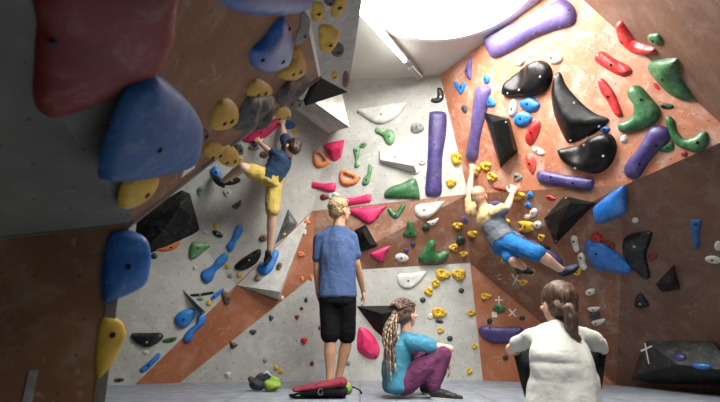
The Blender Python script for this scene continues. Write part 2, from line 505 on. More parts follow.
def volume(label, col, base, top, key=None, cat='climbing volume', name='climbing_volume', group=None, bev=.004, bolts=()):
    """Faceted volume: base corners on the wall, raised corners (px, py, height in metres)."""
    cx = sum(p[0] for p in base) / len(base); cy = sum(p[1] for p in base) / len(base)
    if key not in FAC: key = hit(cx, cy)[1]
    O = plane_pt(cx, cy, key); u, v, n = basis(FAC[key][1]); M = frame_matrix(O, u, v, n); Mi = M.inverted()
    bm = bmesh.new()
    for p in base:
        q = Mi @ plane_pt(p[0], p[1], key); q.z = -.004; bm.verts.new(q)
    for p in top: bm.verts.new(Mi @ plane_pt(p[0], p[1], key, p[2]))
    r = bmesh.ops.convex_hull(bm, input=bm.verts[:])
    bmesh.ops.dissolve_limit(bm, angle_limit=.03, verts=bm.verts[:], edges=bm.edges[:])
    if bev: bmesh.ops.bevel(bm, geom=bm.edges[:], offset=bev, segments=2, affect='EDGES', profile=.5)
    o = mesh_obj(name, bm, HC[col] if isinstance(col, str) else col); o.matrix_world = M
    tag(o, label, cat, group)
    if bolts:
        dg = bpy.context.evaluated_depsgraph_get(); t = BVHTree.FromPolygons([q.co for q in o.data.vertices], [list(p.vertices) for p in o.data.polygons])
        for q in bolts:
            a = Mi @ CAM; w = Mi @ plane_pt(q[0], q[1], key)
            loc, nn, i, d = t.ray_cast(a, (w - a))
            if loc is None: continue
            bb = bmesh.new(); bmesh.ops.create_cone(bb, cap_ends=True, segments=12, radius1=.009, radius2=.009, depth=.006)
            k = mesh_obj('bolt', bb, STEELL if col in ('bvol', 'black') else STEEL, o); k.location = loc; k.rotation_mode = 'QUATERNION'; k.rotation_quaternion = nn.to_track_quat('Z', 'Y')
    return o
# ---- big orange wall on the right
g0, g1, g2 = plane_pt(236, 285, 'BL3'), plane_pt(280, 292, 'BL3', .15), plane_pt(311, 212, 'BL3')
gn = (g1 - g0).cross(g2 - g0).normalized(); gn = gn if gn.dot(CAM - g0) > 0 else -gn
FAC['GV'] = (g0, gn)
hold('long lilac-purple sloper bar under the skylight at top of the orange wall', 'lilac', [(484,44),(485,36),(500,28),(530,15),(553,1),(562,-1),(571,6),(574,16),(570,25),(558,29),(535,37),(515,48),(500,56),(490,57)], .8, bolt=[(569,10),(560,27),(536,33)])
hold('round white pocket hold just below the long lilac bar', 'white', ell(554,58,8,6.5), .8, rock=.2, bolt=[(552.5,58)])
hold('small round cream hold left of the black scooped volume near the top', 'white', ell(518.5,60,5.5,6), .8, rock=.2)
hold('big black scooped volume at top centre of the orange wall', 'bvol', [(501,93),(504,82),(518,68),(535,60),(545,63),(550,72),(548,84),(541,92),(530,96),(512,97),(503,96)], .75, 'flat', D=1.3, dents=[(517,74,14,.45)], bolt=[(539,64),(543,77),(522,90),(510,93)])
hold('large black fin with a curved concave edge on the upper orange wall', 'bvol', [(553,73),(558,73),(564,86),(578,102),(592,113),(606,119),(600,127),(590,134),(575,141),(565,143),(559,134),(551,115),(548,95),(550,80)], .95, 'ridge', bolt=[(554,77),(573,103),(597,126),(584,137),(569,140)])
hold('big black rounded volume with dished left end below the black fin', 'bvol', [(557,151),(561,148),(575,145),(590,137),(603,133),(611,137),(614,148),(610,162),(601,171),(590,174),(575,170),(562,162)], .8, 'flat', D=1.2, dents=[(577,150,16,.4)], bolt=[(572,150),(584,145),(606,156),(577,168)])
volume('black parallelogram volume between the two upright purple bars', 'bvol', [(483,112),(509,118),(518,151),(500,168)], [(486,113,.06),(507,119,.09),(513,149,.11),(500,163,.10),(493,122,.1)], bolts=[(506,122)])
hold('tall upright lilac bar left of the black parallelogram volume', 'lilac', [(474,92),(477,86),(484,85),(489,89),(488,97),(484,115),(479,135),(476,157),(471,161),(466,159),(465,153),(468,138),(470,125),(472,105)], .9, bolt=0)
hold('slim lilac teardrop near the upper left corner of the orange wall', 'lilac', [(469,56),(471.5,60),(471,72),(470,80),(466,77),(464,72),(466,64)], .7)
hold('light blue heart-shaped hold high on the left edge of the orange wall', 'blue', [(453,82),(456,82),(459,85),(463,81),(465.5,83),(464,90),(460,95),(457,91),(454,87)], .6)
hold('tiny black hold below the light blue heart', 'dgrey', ell(464,109,3,4.5,-20), .7)
hold('small pale blue nub above the tall upright lilac bar', 'blue', ell(486,79,3.5,5), .7)
hold('small blue triangular hold right of the tall upright lilac bar', 'blue', [(488,97),(491,95),(495,103),(493,107),(486,106)], .7)
hold('white upright pill hold beside the blue lemon hold', 'white', [(511,99),(515,99),(517,104),(516,112),(512,117),(508,114),(509,105)], .8)
hold('blue lemon-shaped hold under the black scooped volume', 'blue', [(518,102),(527,97),(533,98),(539,104),(536,110),(529,112),(522,109)], .8)
hold('round blue hold directly below the blue lemon hold', 'blue', ell(522,119,9,8,-20,.06,2), .8, rock=.1)
hold('long red lens-shaped hold below the round blue hold', 'red', [(525,143),(524,136),(529,125),(535,119),(539,121),(540,128),(536,139),(530,146)], .7, 'ridge')
hold('white eye-shaped chip between the red lens and the coral lens', 'white', ell(538,151,7,3.6,28), .6, bolt=[(537,151)])
hold('coral lens-shaped hold above the left end of the purple pill bar', 'coral', [(524,156),(529,153),(534,157),(536,165),(532,175),(526,168)], .7, 'ridge')
hold('small grey pinch left of the purple pill bar', 'grey', ell(517,177,4.5,4.5,0,.15), .8, rock=.4)
hold('horizontal dark purple pill bar in the middle of the orange wall', 'purple', [(536,175),(538,171),(545,171),(565,175),(590,178),(593,183),(590,190),(580,190),(560,187),(542,184),(537,180)], .9, bolt=[(552,177),(574,183)])
hold('red blocky sausage hold, upper one on the lit orange wall', 'red', [(594,55),(598,51),(604,52),(615,59),(627,65),(632,71),(629,75),(622,77),(612,73),(600,66),(594,61)], .85, 'bevel')
hold('long curved red hold left of the green hook', 'red', [(597,80),(601,78),(606,82),(614,93),(620,108),(622,115),(618,117),(613,113),(607,102),(600,92)], .8, bolt=[(609,97)])
hold('green hook-shaped hold on the right of the orange wall', 'green', [(628,88),(633,85),(640,87),(650,98),(658,108),(659,114),(656,121),(645,128),(635,131),(622,133),(617,129),(618,123),(627,119),(632,113),(632,105),(628,99),(626,93)], .85, bolt=[(643,100)])
hold('dark green flat leaf near the dark wall edge, right of the green hook', 'dgreen', [(659,106),(662,103),(673,105),(671,109),(663,109)], .7)
hold('green horn curling upward above the dark cave edge', 'green', [(664,118),(669,116),(674,121),(676,130),(683,138),(693,137),(700,132),(706,132),(708,140),(705,148),(697,153),(686,150),(678,147),(672,141),(668,132)], .85)
hold('small dark green leaf beside the big purple club', 'green', [(658,149),(664,145),(672,141),(674,148),(669,152),(661,152)], .8)
hold('big purple club-shaped hold leaning over the cave edge', 'purple', [(648,130),(653,126),(662,126),(669,131),(669,139),(660,148),(648,162),(640,175),(634,179),(626,177),(623,170),(627,160),(637,148)], .9, key='U', bolt=[(657,146),(641,164)])
hold('small white cube-like hold left of the big purple club', 'white', [(620,137),(625,134),(628,139),(624,143),(620,142)], .8, 'bevel')
hold('small blue chip tucked behind the black rounded volume', 'nblue', [(600,128),(606,126),(610,129),(606,133),(601,132)], .7)
hold('tiny red chip beside the dark green kidney hold', 'red', [(653,83),(656,83),(660,88),(658,90),(654,87)], .7)
hold('tiny red chip under the green horn', 'dred', ell(684,154,3.5,3), .7)
hold('big blue wedge hold at the lower right edge of the lit wall', 'dblue', [(592,213),(593,207),(605,196),(618,187),(624,186),(624,200),(623,213),(612,219),(600,224),(594,222)], .75, key='U', bolt=0)
volume('black kite-shaped volume with a glossy ridge', 'bvol', [(543,219),(564,196),(596,203),(555,245)], [(570,203,.13),(590,204,.05),(556,238,.06),(559,224,.13)], bolts=[(566,198),(556,241)])
hold('short red chip above the black kite volume', 'red', [(545,196),(549,195),(555,198),(554,200),(548,199)], .8)
hold('upper of two small blue arrow chips right of the climber hand', 'blue', [(526,195),(530,191),(533,195),(532,198),(527,199)], .7)
hold('lower of two small blue arrow chips right of the climber hand', 'blue', [(524,204),(528,202),(531,205),(530,208),(525,207)], .7)
hold('white tilted egg hold left of the black kite volume', 'white', ell(533,213,3.6,5,25), .8)
hold('tiny pale chip touching the white tilted egg hold', 'white', ell(527,217,3,2.6), .7)
hold('white round hold at the right end of the double yellow jug', 'white', ell(537,225,4,4), .8)
def jug(label, x, y, rx, ry, rot=0, ph=0., group=None, **k):
    hold(label, 'yellow', ell(x, y, rx, ry, rot, .11, 3, ph, 14), 1.05, rock=.25, dents=[(x - rx * .15, y - ry * .25, rx * .45, .55), (x + rx * .45, y + ry * .2, rx * .35, .35)], group='yellow jugs', cat='climbing hold', name='climbing_jug', bolt=k.pop('bolt', None), **k)
jug('yellow jug on the orange wall edge above the left hand of the right climber', 456.5,158.5,6.2,7,-10,.4)
jug('yellow jug on the grey wall right of the tall purple bar', 451,183,5.4,4.4,0,1)
jug('yellow jug gripped by the raised left hand of the right climber', 475,171,5,4.6,-30,.2)
jug('yellow jug up and right of the raised left hand of the right climber', 485,166,5.6,4.6,5,2)
jug('yellow jug below the pair by the raised left hand of the right climber', 491,177,5,4.8,20,1.2)
jug('yellow jug gripped by the right hand of the right climber', 517.5,196,6.2,4.6,-5,0)
jug('yellow jug behind the right shoulder of the right climber', 503,223,6,5,10,2)
hold('double-lobed yellow jug right of the right climber', 'yellow', [(517,222),(524,221),(532,223),(532,227),(532,231),(524,233),(518,230),(521,227)], 1., rock=.3, group='yellow jugs', name='climbing_jug')
jug('small yellow jug lower right of the double-lobed yellow jug', 541,238,3.8,3.8,0,1)
jug('yellow jug left of the right climber waist on the brown wall', 458,226,5.2,3.6,-8,1)
jug('yellow jug touching the left side of the right climber shirt', 472,234,4.6,3.6,5,2)
jug('yellow jug left of two under the round green ball hold', 454,248,4.6,4,-20,2)
jug('yellow jug right of two under the round green ball hold', 464,254.5,4.4,3.2,-5,.5)
jug('tiny yellow jug under the shorts of the right climber', 504,261,3.2,2.4,0,1)
jug('yellow jug behind the lower left foot of the right climber', 531,273,4,3.6,-20,1)
jug('yellow jug below the lower left foot of the right climber', 523,283,4.4,3.2,-5,0)
jug('yellow jug under the right foot toe of the right climber', 577,272,4.4,4,-40,0)
hold('slim dark red crescent rail between the hands of the right climber', 'dred', [(491,184),(497,187),(509,189),(507,191.5),(498,190.5),(492,187)], .9)
hold('thin dark red sliver below the double-lobed yellow jug', 'dred', [(522,235),(530,238),(537,243),(535,245),(527,241)], .8)
hold('pale purple hold showing behind the right climber forearm', 'lilac', ell(496,206,8,5,10), .6)
hold('long deep purple bar running behind the blue shorts of the right climber', 'purple', [(502,231),(512,232),(530,240),(548,250),(560,260),(561,267),(555,269),(540,263),(520,252),(506,242)], .8)
hold('small black round hold above the deep purple bar', 'black', ell(545,250,5,4.4), .8)
hold('tiny grey chip left of the right climber shoulder', 'lilac', ell(465,220,3,4,-30), .6)
hold('upper of two long white peanut holds left of the big blue slab', 'white', [(570,238),(573,235.5),(577,238),(578,245),(579,251),(575,252.5),(572,247)], .8)
hold('lower of two long white peanut holds left of the big blue slab', 'white', [(577,256),(581,253),(585,257),(585,263),(587,268),(583,270.5),(579,266)], .8)
hold('white half-moon edge below the two white peanut holds', 'white', [(585,292),(588,289.5),(594,289),(595,293),(590,296),(586,295)], .8)
hold('big royal blue slab hold at the crease of the dark cave', 'dblue', [(583,246),(586,241),(600,243),(612,251),(622,260),(631,268),(628,275),(612,274),(598,272),(590,265),(584,255)], .8, bolt=[(598,252)])
hold('round red hold on top of the big royal blue slab', 'red', ell(596,238.5,6,5.4,10), .8)
hold('red tilted lens with pale rim right of the round red hold', 'dred', ell(609,245,6.5,3.4,22), .8)
hold('white half-moon edge, upper of two by the right shoulder of the seated woman', 'white', [(588,308),(599,307),(599,310),(594,312.5),(589,311)], .9)
hold('white half-moon edge, lower of two by the right shoulder of the seated woman', 'white', [(592,321),(604,319),(604,323),(598,326),(593,325)], .9)
hold('dull grey square block between two white half-moon edges', 'dgrey', [(588,313),(598,312),(600,319),(590,320)], .6, 'bevel')
# ---- dark cave side
hold('red banana hold high on the dark upper right wall', 'red', [(615,25),(619,23),(625,31),(634,43),(650,49),(653,53),(650,55),(636,55),(626,48),(619,40)], .8, key='T')
hold('small dark green nub right of the red banana hold', 'green', [(647,36),(655,34),(661,40),(660,46),(656,46),(650,42)], .8, key='T')
hold('large dark green kidney-shaped hold on the dark upper right wall', 'green', [(646,66),(655,62),(672,61),(675,67),(675,77),(682,88),(689,99),(687,103),(680,102),(670,97),(664,90),(656,80)], .7, key='T', bolt=[(667,77)])
hold('black curved half-disc volume inside the dark cave', 'black', [(623,240),(630,235),(640,233),(651,233),(650,242),(646,255),(648,268),(650,276),(647,280),(638,275),(628,264),(622,252)], .6, 'flat', key='V')
volume('black pyramid volume on the cave wall', 'black', [(655,285),(674,264),(681,290),(662,293)], [(673,282,.14)], key='V')
hold('small black hood-shaped hold low on the cave wall', 'black', [(635,299),(640,294),(645,299),(649,306),(642,309),(634,307)], .8, key='V')
hold('tiny white hold near the top of the cave wall', 'white', ell(635,220.5,3.4,2.8), .8, key='V')
hold('small dim red hold right of the black half-disc volume', 'dred', ell(652.5,257,5,3.6,-20), .7, key='V')
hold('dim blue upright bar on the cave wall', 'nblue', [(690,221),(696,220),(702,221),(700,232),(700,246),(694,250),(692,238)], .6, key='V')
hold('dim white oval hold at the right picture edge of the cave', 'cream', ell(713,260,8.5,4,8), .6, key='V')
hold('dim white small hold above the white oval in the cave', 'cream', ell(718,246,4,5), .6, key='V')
SL = HC['slate']
v_ = None
# ---- back wall, grey upper part
hold('tall purple bar with wide rounded ends on the grey wall', 'purple', [(429,115),(432,111),(443,111),(447,116),(446,135),(443,155),(442,175),(442,191),(438,196),(429,196),(425,191),(427,165),(428,140)], .75, key='K1', bolt=[(437,113),(434,145)])
hold('black bean hold high on the grey wall by the orange edge', 'black', [(437,88),(441,87.5),(444,93),(443,100),(437,103),(431,101.5),(432,98),(437,97)], .8, key='K1')
hold('wide white half-bowl volume near the top of the grey wall', 'gwhite', [(357,109),(375,106),(392,103),(406,102),(404,109),(394,119),(382,124),(372,122),(363,116)], .55, 'flat', name='climbing_volume', cat='climbing volume', bolt=[(358,112),(381,115)], D=1.6)
hold('grey oval pebble hold left of the tall purple bar', 'grey', ell(417,127.5,7,5.6,0,.06), .8, rock=.25)
hold('wavy green hold under the white half-bowl volume', 'lgreen', [(375,128),(379,127),(383,131),(388,128),(394,132),(395,139),(391,145),(386,143),(382,136),(376,133)], .8)
volume('white wedge volume in the middle of the grey wall', 'gwhite', [(379,151),(413,149),(417,174),(381,163)], [(380,151,.04),(413,150,.10),(414,166,.11),(380,160,.05)], bolts=[(395,157)])
hold('broad green slab hold left of the foot of the tall purple bar', 'green', [(385,191),(391,186),(401,183),(412,178),(417,181),(420,196),(418,199),(402,198.5),(386,198),(384,195)], .7, key='K1', bolt=0)
hold('small cream cap hold beside the purple bar', 'cream', ell(422,162,4,3.2), .7)
hold('small cream lump above the broad green slab', 'cream', [(408,170),(413,168),(420,169),(418,174),(411,174)], .7)
hold('small green leaf chip, topmost of the green strip', 'lgreen', ell(363,145,4,2.8,-30), .8)
hold('long green hourglass hold below the leaf chip', 'lgreen', [(353,150),(356,147),(360,149),(359,156),(358,161),(360,165),(357,168),(354,166),(355,159)], .8)
hold('green spoon-shaped hold right of the orange ring holds', 'lgreen', [(368,165),(371,164),(372.5,168),(371,175),(369.5,182),(366,185.5),(362,184),(363,178),(367,173)], .8)
volume('pink triangular pyramid hold on the grey wall', 'pink', [(320,144),(345,139),(341,158),(336,162),(333,162)], [(331,150,.09),(340,148,.08)], cat='climbing hold', name='climbing_hold')
hold('orange ring hold left of the pink pyramid', 'orange', [(313,153),(318,150),(326,156),(332,163),(328,166),(318,168),(313,163)], 1.3, hole=[(316,155),(320,155),(323.5,161),(318,160.5)], bolt=0, grid=20)
hold('orange ring hold below right of the pink pyramid', 'orange', [(340,171),(345,169),(353,173),(360,176),(357,183),(348,186),(341,184),(339,178)], 1.3, hole=[(343.5,174),(347,175.5),(353,178),(350,180),(344,178.5)], bolt=0, grid=20)
hold('bright pink spool rail, left of two', 'pink', [(310,182),(312,180),(322,183),(334,182),(336,184),(335,191),(328,192),(318,189),(311,189)], .9, bolt=0)
hold('bright pink spool rail, right of two, beside the blond head', 'pink', [(345,198),(355,197),(368,193.5),(371,195),(371,201),(365,203),(352,205),(346,206)], .9, bolt=0)
hold('small dark red chip above the blond head', 'dred', ell(324,197,4.5,3.2,0,.1), .8)
hold('pale lumpy hold right of the dark red chip above the blond head', 'cream', [(328,194),(334,192),(340,194),(336,199),(329,199)], .6, rock=.3)
# ---- brown band
hold('pink fin-shaped hold along the top of the brown band', 'pink', [(347,211),(352,208),(368,206),(385,205),(386,207),(380,214),(373,222),(366,223),(358,218)], .8, key='BB', bolt=[(378,216)])
hold('green chevron hold below the grey wall edge', 'green', [(387,209),(391,208),(395,212),(400,206),(404,203),(405.5,207),(400,216),(395,219),(390,215)], .8, key='BB')
hold('green boot-shaped hold on the brown band', 'green', [(408,222),(412,221),(415,230),(417,236),(411,238),(403,235),(406,230)], .9)
hold('large green crescent hold at the bottom of the brown band', 'green', [(431,240),(437,243),(435,249),(438,253.5),(443,251),(449,251.5),(448.5,258),(443,263),(432,265),(421,263),(418.5,257),(424,249)], .9, bolt=0)
hold('small dark green nub left of the yellow jug on the brown band', 'dgreen', ell(426,228,4,3.6), .8)
hold('round dark green ball hold on the brown wall', 'dgreen', ell(461,240.5,4.8,4.8), 1.)
hold('white dish-shaped hold on the brown band', 'white', [(415,206),(420,203.5),(432,202),(444,200.5),(442,206),(434,214),(426,218),(418,217),(414.5,212)], .7, key='BB')
hold('small white wedge below the white dish', 'white', [(427,222),(433,220),(439,218),(436,224),(431,226)], .8)
volume('black five-sided volume behind the standing man shoulder', 'bvol', [(354,230),(366,224),(378,246),(355,254)], [(363,232,.07),(370,244,.06)])
hold('pink leaf-shaped hold right of the black five-sided volume', 'pink', [(370,254),(378,250),(390,246),(387,253),(383,262),(376,260)], .8, bolt=0)
hold('white oval hold under the green crescent left end', 'white', ell(402,258,7,4.4,8), .7)
hold('tiny purple nub above the white oval', 'purple', ell(413,244.5,2.6,2.6), .9)
hold('tiny purple nub touching the white oval', 'purple', ell(406.5,251,2.6,2.6), .9)
# ---- grey lower panel
hold('flat white half-bowl volume on the low grey panel', 'gwhite', [(398,274),(412,273),(427,271),(423,279),(414,287),(406,289),(400,286),(397,280)], .4, 'flat', name='climbing_volume', cat='climbing volume')
jug('large yellow jug on the low grey panel, left of the top pair', 443,274.5,7.6,5.6,8,.5)
jug('large yellow jug on the low grey panel, right of the top pair', 459,274.5,7,6,0,2)
jug('yellow jug second down the diagonal on the low grey panel', 436,283.5,4.4,4.4,10,1)
jug('yellow jug third down the diagonal on the low grey panel', 429,291.5,4.6,4.4,-15,2)
jug('wide yellow jug alone in the middle of the low grey panel', 439,313,7.6,5.6,0,.2)
jug('little yellow jug below the wide yellow jug', 440.5,330.5,3.4,3.2)
jug('yellow jug by the right edge of the grey panel, upper', 471.5,313,4.4,3.2)
jug('yellow jug by the right edge of the grey panel, middle', 475,346.5,3,3)
jug('yellow jug by the right edge of the grey panel, lowest near the mat', 469.5,371.5,3,3.4)
jug('yellow jug on the low orange triangle', 485.5,296.5,5.6,3.4,-6,0)
hold('tiny dark green dome left of the diagonal yellow jugs', 'dgreen', ell(423,300,3,2.8), .9)
hold('tiny dark green dome under the right large yellow jug', 'dgreen', ell(461.5,290.5,2.8,2.8), .9)
hold('tiny dark green dome below the little yellow jug', 'dgreen', ell(450,338.5,3,2.8), .9)
hold('white chip left of the wide yellow jug', 'cream', ell(430.5,316.5,3.2,3.2), .6)
hold('dull grey oblong chip under the wide yellow jug', 'dgrey', [(436,320),(443,320.5),(443,323.5),(437,323)], .6)
hold('dark green pebble on the low orange triangle', 'green', ell(499,308.5,6.4,4.4,18), .8, rock=.2)
hold('small green nub below the green pebble', 'dgreen', ell(489.5,321,2.8,3.2), .9)
hold('small green nub under the low purple block', 'dgreen', ell(505.5,357.5,3,3), .9)
hold('small dark green hold left of the dark-haired seated head', 'dgreen', ell(522,318,3,2.6), .8)
hold('small dark green hold by the lower left foot of the right climber', 'dgreen', ell(519,270,5,4.6), .7)
hold('low purple block hold left of the woman in white', 'purple', [(478,329),(484,325.5),(500,327),(520,327),(523,334),(520,341),(497,344),(485,340),(480,335)], .8, key='LO', bolt=[(490,328)])
volume('black triangular volume behind the dreadlocked head', 'bvol', [(356,306),(415,305),(383,338),(374,330)], [(383,314,.18)], key='K4')
hold('bright pink drop hold near the mat by the standing man', 'pink', [(358,330),(363,327),(371,332),(380,346),(379,357),(372,360),(364,357),(357,349)], .75, 'bevel', key='K4', bolt=[(376,357)])
# ---- left grey wall
hold('chalky green beak hold on the left grey wall', 'lgreen', [(190,245),(196,241),(211,245),(205,251),(199,256),(193,259),(189,257)], .8)
hold('large blue bone-shaped hold, lower of the diagonal pair', 'blue', [(224,252),(228,253.5),(229,258),(225,264),(216,272),(213,280),(206,283.5),(201,278),(202,271),(211,266),(217,258)], .85, bolt=0)
hold('slim blue bone-shaped hold, upper of the diagonal pair', 'blue', [(238,225),(242,226),(243,232),(237,241),(233,250),(229,252),(226,246),(231,239),(234,230)], .85, bolt=0)
hold('black crescent sloper on the left grey wall', 'black', [(234,267),(239,261),(249,254),(259,249),(261.5,253),(257,263),(246,269.5),(238,270.5)], .8, bolt=[(249,260)])
hold('blue club hold under the standing foot of the left climber', 'blue', [(273,250),(277,249.5),(278,254),(275,262),(271,270),(264,275),(257.5,271),(258,264),(267,258)], .8, bolt=0, key='GV')
hold('small yellow button right of the large blue bone', 'yellow', ell(227.5,266,2.8,3), .9)
hold('small yellow button below the black crescent sloper', 'yellow', ell(239.5,275,3,3), .9)
hold('small yellow button left of the slim blue bone', 'yellow', ell(216,225.5,3,3), .9)
hold('small black pinch below the yellow button left of the slim blue bone', 'black', ell(217.5,234,5.4,3.2,28,.1,2), .9)
hold('mauve-brown rock nub in the middle of the left grey wall', 'stone', [(232,206),(236,203),(241,200),(241,205),(237,209.5),(233,208)], .9, rock=.3)
hold('brown pebble beside the shin of the left climber', 'stone', ell(263.5,238,4.8,3.6,-20), .9)
hold('grey rounded block behind the left climber forearm', 'grey', [(249,146),(254,143),(260,145),(260,149),(253,150.5),(249,149)], .9, rock=.3)
hold('dark brown block under the left climber forearm', 'stone', ell(264,154.5,4.4,3.6), .9, rock=.3)
hold('brown block beside the left climber shirt', 'stone', ell(272,160,4.6,3.8), .9, rock=.3)
hold('dark blue oval hold above the raised hand of the left climber', 'nblue', ell(288,124.5,8,4.6,6), .7, key='K2')
hold('tiny yellow chip right of the raised hand of the left climber', 'yellow', ell(295,131.5,3,2.4), .8, key='K2')
hold('black oblong hold behind the shin of the left climber', 'black', ell(231,181,10,4,-8), .8)
hold('blue and white chip hold under the flagged foot of the left climber', 'blue', [(210,170),(215,166),(220,170),(222,178),(217,181),(212,177)], .8)
hold('faded green moss-like hold near the black panel', 'lgreen', [(197,189),(201,186),(203,191),(200,197),(197,194)], .7)
hold('pale rough hold under the shin of the left climber', 'cream', [(223,191),(228,189),(232,191),(231,195),(226,197)], .7, rock=.4)
hold('small yellow knob above the bent knee of the left climber', 'yellow', ell(240,160,3,4,-20), .8)
hold('raspberry pink wing hold beside the near overhang', 'dpink', [(242,140),(249,134),(262,124),(279,117),(283,120),(276,129),(262,140),(252,143)], .7, key='K2')
volume('slate triangular volume with chalk patches, right of the left climber leg', 'slate', [(288,208),(298,223),(294,231),(274,246)], [(290,222,.07)], key='K2')
hold('white chip bolted on the slate triangular volume', 'white', ell(289,225,3.2,4.4,-30), 1.2, key='K2')
hold('small yellow nub low on the slate triangular volume', 'yellow', ell(284,234,2.2,2.2), 1.6, key='K2')
volume('grey three-sided volume overlapping the orange band', 'gwhite', [(236,285),(279,300),(311,212)], [(280,292,.15)], key='BL3', bev=.003)
hold('small mottled chip on the grey three-sided volume', 'stone', ell(279,266,2.6,4,20), 1., key='GV')
hold('small pale nub left on the grey three-sided volume', 'grey', ell(257.5,278,3.4,3.2), 1., key='GV')
hold('brown half-moon hold hanging over the orange band', 'stone', [(222,293),(227,292),(232,298),(230,306),(226,305),(223,300)], .9)
volume('dark steel-grey fin standing out of the left grey wall', 'slate', [(181,288),(206,312),(201,315),(190,302)], [(203,310,.12)], key='K3')
hold('thin black rail above the small blue bar', 'black', [(191,294),(202,293),(213,291.5),(213,294),(202,296),(192,296.5)], .8)
hold('tiny green oval under the thin black rail', 'lgreen', ell(200,299,3.4,1.8), .8)
hold('small light blue bar beside the orange band', 'blue', [(211,297),(222,288.5),(224,291),(213,300.5)], .7)
hold('small yellow knob at the lower end of the small light blue bar', 'yellow', ell(209,303,3,3), .9)
hold('round blue egg hold beside the orange band', 'blue', [(174,321),(178,313),(187,309),(195,309),(194,318),(188,326),(180,328)], .85)
hold('dumb-bell blue hold lying on the orange band edge', 'blue', [(198,317),(203,314.5),(206.5,318),(204,325),(195,333),(192,341),(186,343),(183,338),(189,330),(196,324)], .85, bolt=0)
hold('black half-bowl sloper low on the left grey wall', 'black', [(130.5,337),(134,333),(147,333),(160,333),(163.5,337),(158,343),(147,347.5),(137,344)], .8, bolt=[(147,342)])
hold('green leaf hold right of the black half-bowl sloper', 'green', [(162,340.5),(168,338),(177,337),(174,341.5),(166,343)], .8, key='K3')
hold('low blue bar hold near the bottom corner of the left grey wall', 'blue', [(140,369),(149,361),(158,353),(160.5,357),(149,369),(142,372.5)], .8)
hold('tiny dark oval hold just above the mat at far left', 'dgrey', ell(119,380,5.4,2,-4), .8)
hold('small white cap under the black half-bowl sloper', 'cream', ell(146,352.5,3,2.2), .6)
volume('large black chalk-scratched volume beside the near overhang', 'black', [(132,262),(136,220),(182,186),(193,190),(202,231),(150,254)], [(180,205,.16),(165,228,.16)], key='K3')
hold('pale orange sloper peeking out below the black chalk-scratched volume', 'orange', [(156,249),(168,246),(180,241),(178,247),(170,251),(160,251)], .8, key='K3')
hold('tiny green knob below the black chalk-scratched volume', 'dgreen', ell(154,256,3.6,3), .9, key='K3')
# ---- small chips low on the grey panel and band
for t_, cc, x_, y_, a_, b__ in (
 ('white-topped dark chip left of centre on the low grey panel', 'dgrey', 253, 332, 3.6, 2.6), ('second white-topped dark chip, higher on the low grey panel', 'dgrey', 271, 318, 2.4, 3),
 ('small red button high on the low grey panel', 'dred', 297, 317, 2.4, 2.4), ('red and white button midway on the low grey panel', 'red', 304, 340.5, 3.4, 3.4),
 ('tiny red dot hold left of the standing man knees', 'dred', 320, 328, 2, 2.2), ('tiny brown dot hold low left of the standing man calves', 'dred', 312, 363.5, 2, 2.4),
 ('tiny dark dot hold under the orange band edge', 'dgrey', 306, 300, 1.8, 2.6), ('tiny red dot hold left of the standing man shorts', 'dred', 301.5, 308.5, 1.8, 1.8),
 ('white button low on the grey panel above the mat', 'white', 228, 374.5, 3, 3), ('left of the two yellow buttons above the chalk bag', 'yellow', 276, 368, 2.8, 2.8),
 ('right of the two yellow buttons above the chalk bag', 'yellow', 281, 371.5, 2.6, 2.6), ('faint grey chip left of the two yellow buttons', 'grey', 265, 360.5, 2.4, 2.4),
 ('grey chip right of the standing man calves', 'grey', 348, 363, 3, 2.4),
 ('orange nub on the sunlit part of the band', 'orange', 301, 254.5, 4, 3), ('small peach chip high on the band near the blond head', 'orange', 307, 222, 3.4, 2.8),
 ('small white and red chip below the peach chip', 'cream', 304, 232, 2.8, 3), ('small rust nub low on the band', 'orange', 302, 279, 2, 3), ('rust nub touching the standing man shirt', 'orange', 311, 277.5, 2, 3),
 ('pale nub where the band narrows', 'cream', 282, 298, 2, 2.6),
 ('pebble between the large blue bone and the yellow button', 'grey', 230, 276, 3, 2.2), ('tiny white nub left of the large blue bone', 'cream', 195, 268, 2.4, 2.2),
 ('tiny pale nub above the green beak hold', 'cream', 205, 232, 2, 2)):
    hold(t_, cc, ell(x_, y_, a_, b__, 0, .12, 3, x_), .9, rock=.25, grid=7)
volume('brown triangular chip low on the grey panel beneath the band', 'stone', [(229,340),(239,344.5),(234,349.5),(230,349)], [(233,345,.05)], cat='climbing hold', name='climbing_hold')

# ---- near overhang, out of focus
hold('huge dark red hold on the near overhang at top left', 'dred', [(44,-25),(36,30),(33,80),(37,108),(46,117),(60,117),(95,106),(140,88),(160,72),(172,50),(176,25),(170,-25)], .55, key='N1', bolt=[(51,37)])
hold('large navy blue hold hanging in front of the grey and orange overhang', 'nblue', [(155,76),(165,80),(185,97),(200,117),(202,135),(197,155),(186,168),(150,178),(112,182),(103,176),(107,152),(122,112),(135,90)], .7, key='N2')
hold('large rounded blue hold at the near corner post', 'dblue', [(112,232),(128,230),(145,237),(151,250),(150,272),(142,288),(108,303),(102,298),(101,270),(105,245)], .8, key='N4')
hold('yellow lobed hold low on the near corner post', 'yellow', [(100,320),(112,317),(123,323),(126,336),(120,350),(112,366),(99,379),(95,370),(96,345)], .8, key='N4')
hold('blurred yellow hold under the navy blue hold', 'yellow', [(156,173),(158,181),(148,196),(135,206),(123,209),(121,203),(126,184),(143,174)], .8, key='N2')
hold('wide blue sloper cut by the top edge of the picture', 'dblue', [(216,-12),(222,3),(240,13),(265,16),(295,14),(312,4),(316,-14),(270,-24)], .8, key='N2', bolt=0)
hold('pointed blue hold with dark bolt holes on the overhang', 'dblue', [(283,17),(289,24),(293,40),(291,55),(283,67),(270,73),(257,70),(251,62),(252,50),(264,39),(273,27)], .75, key='N2', bolt=[(286,27),(277,57),(258,56)])
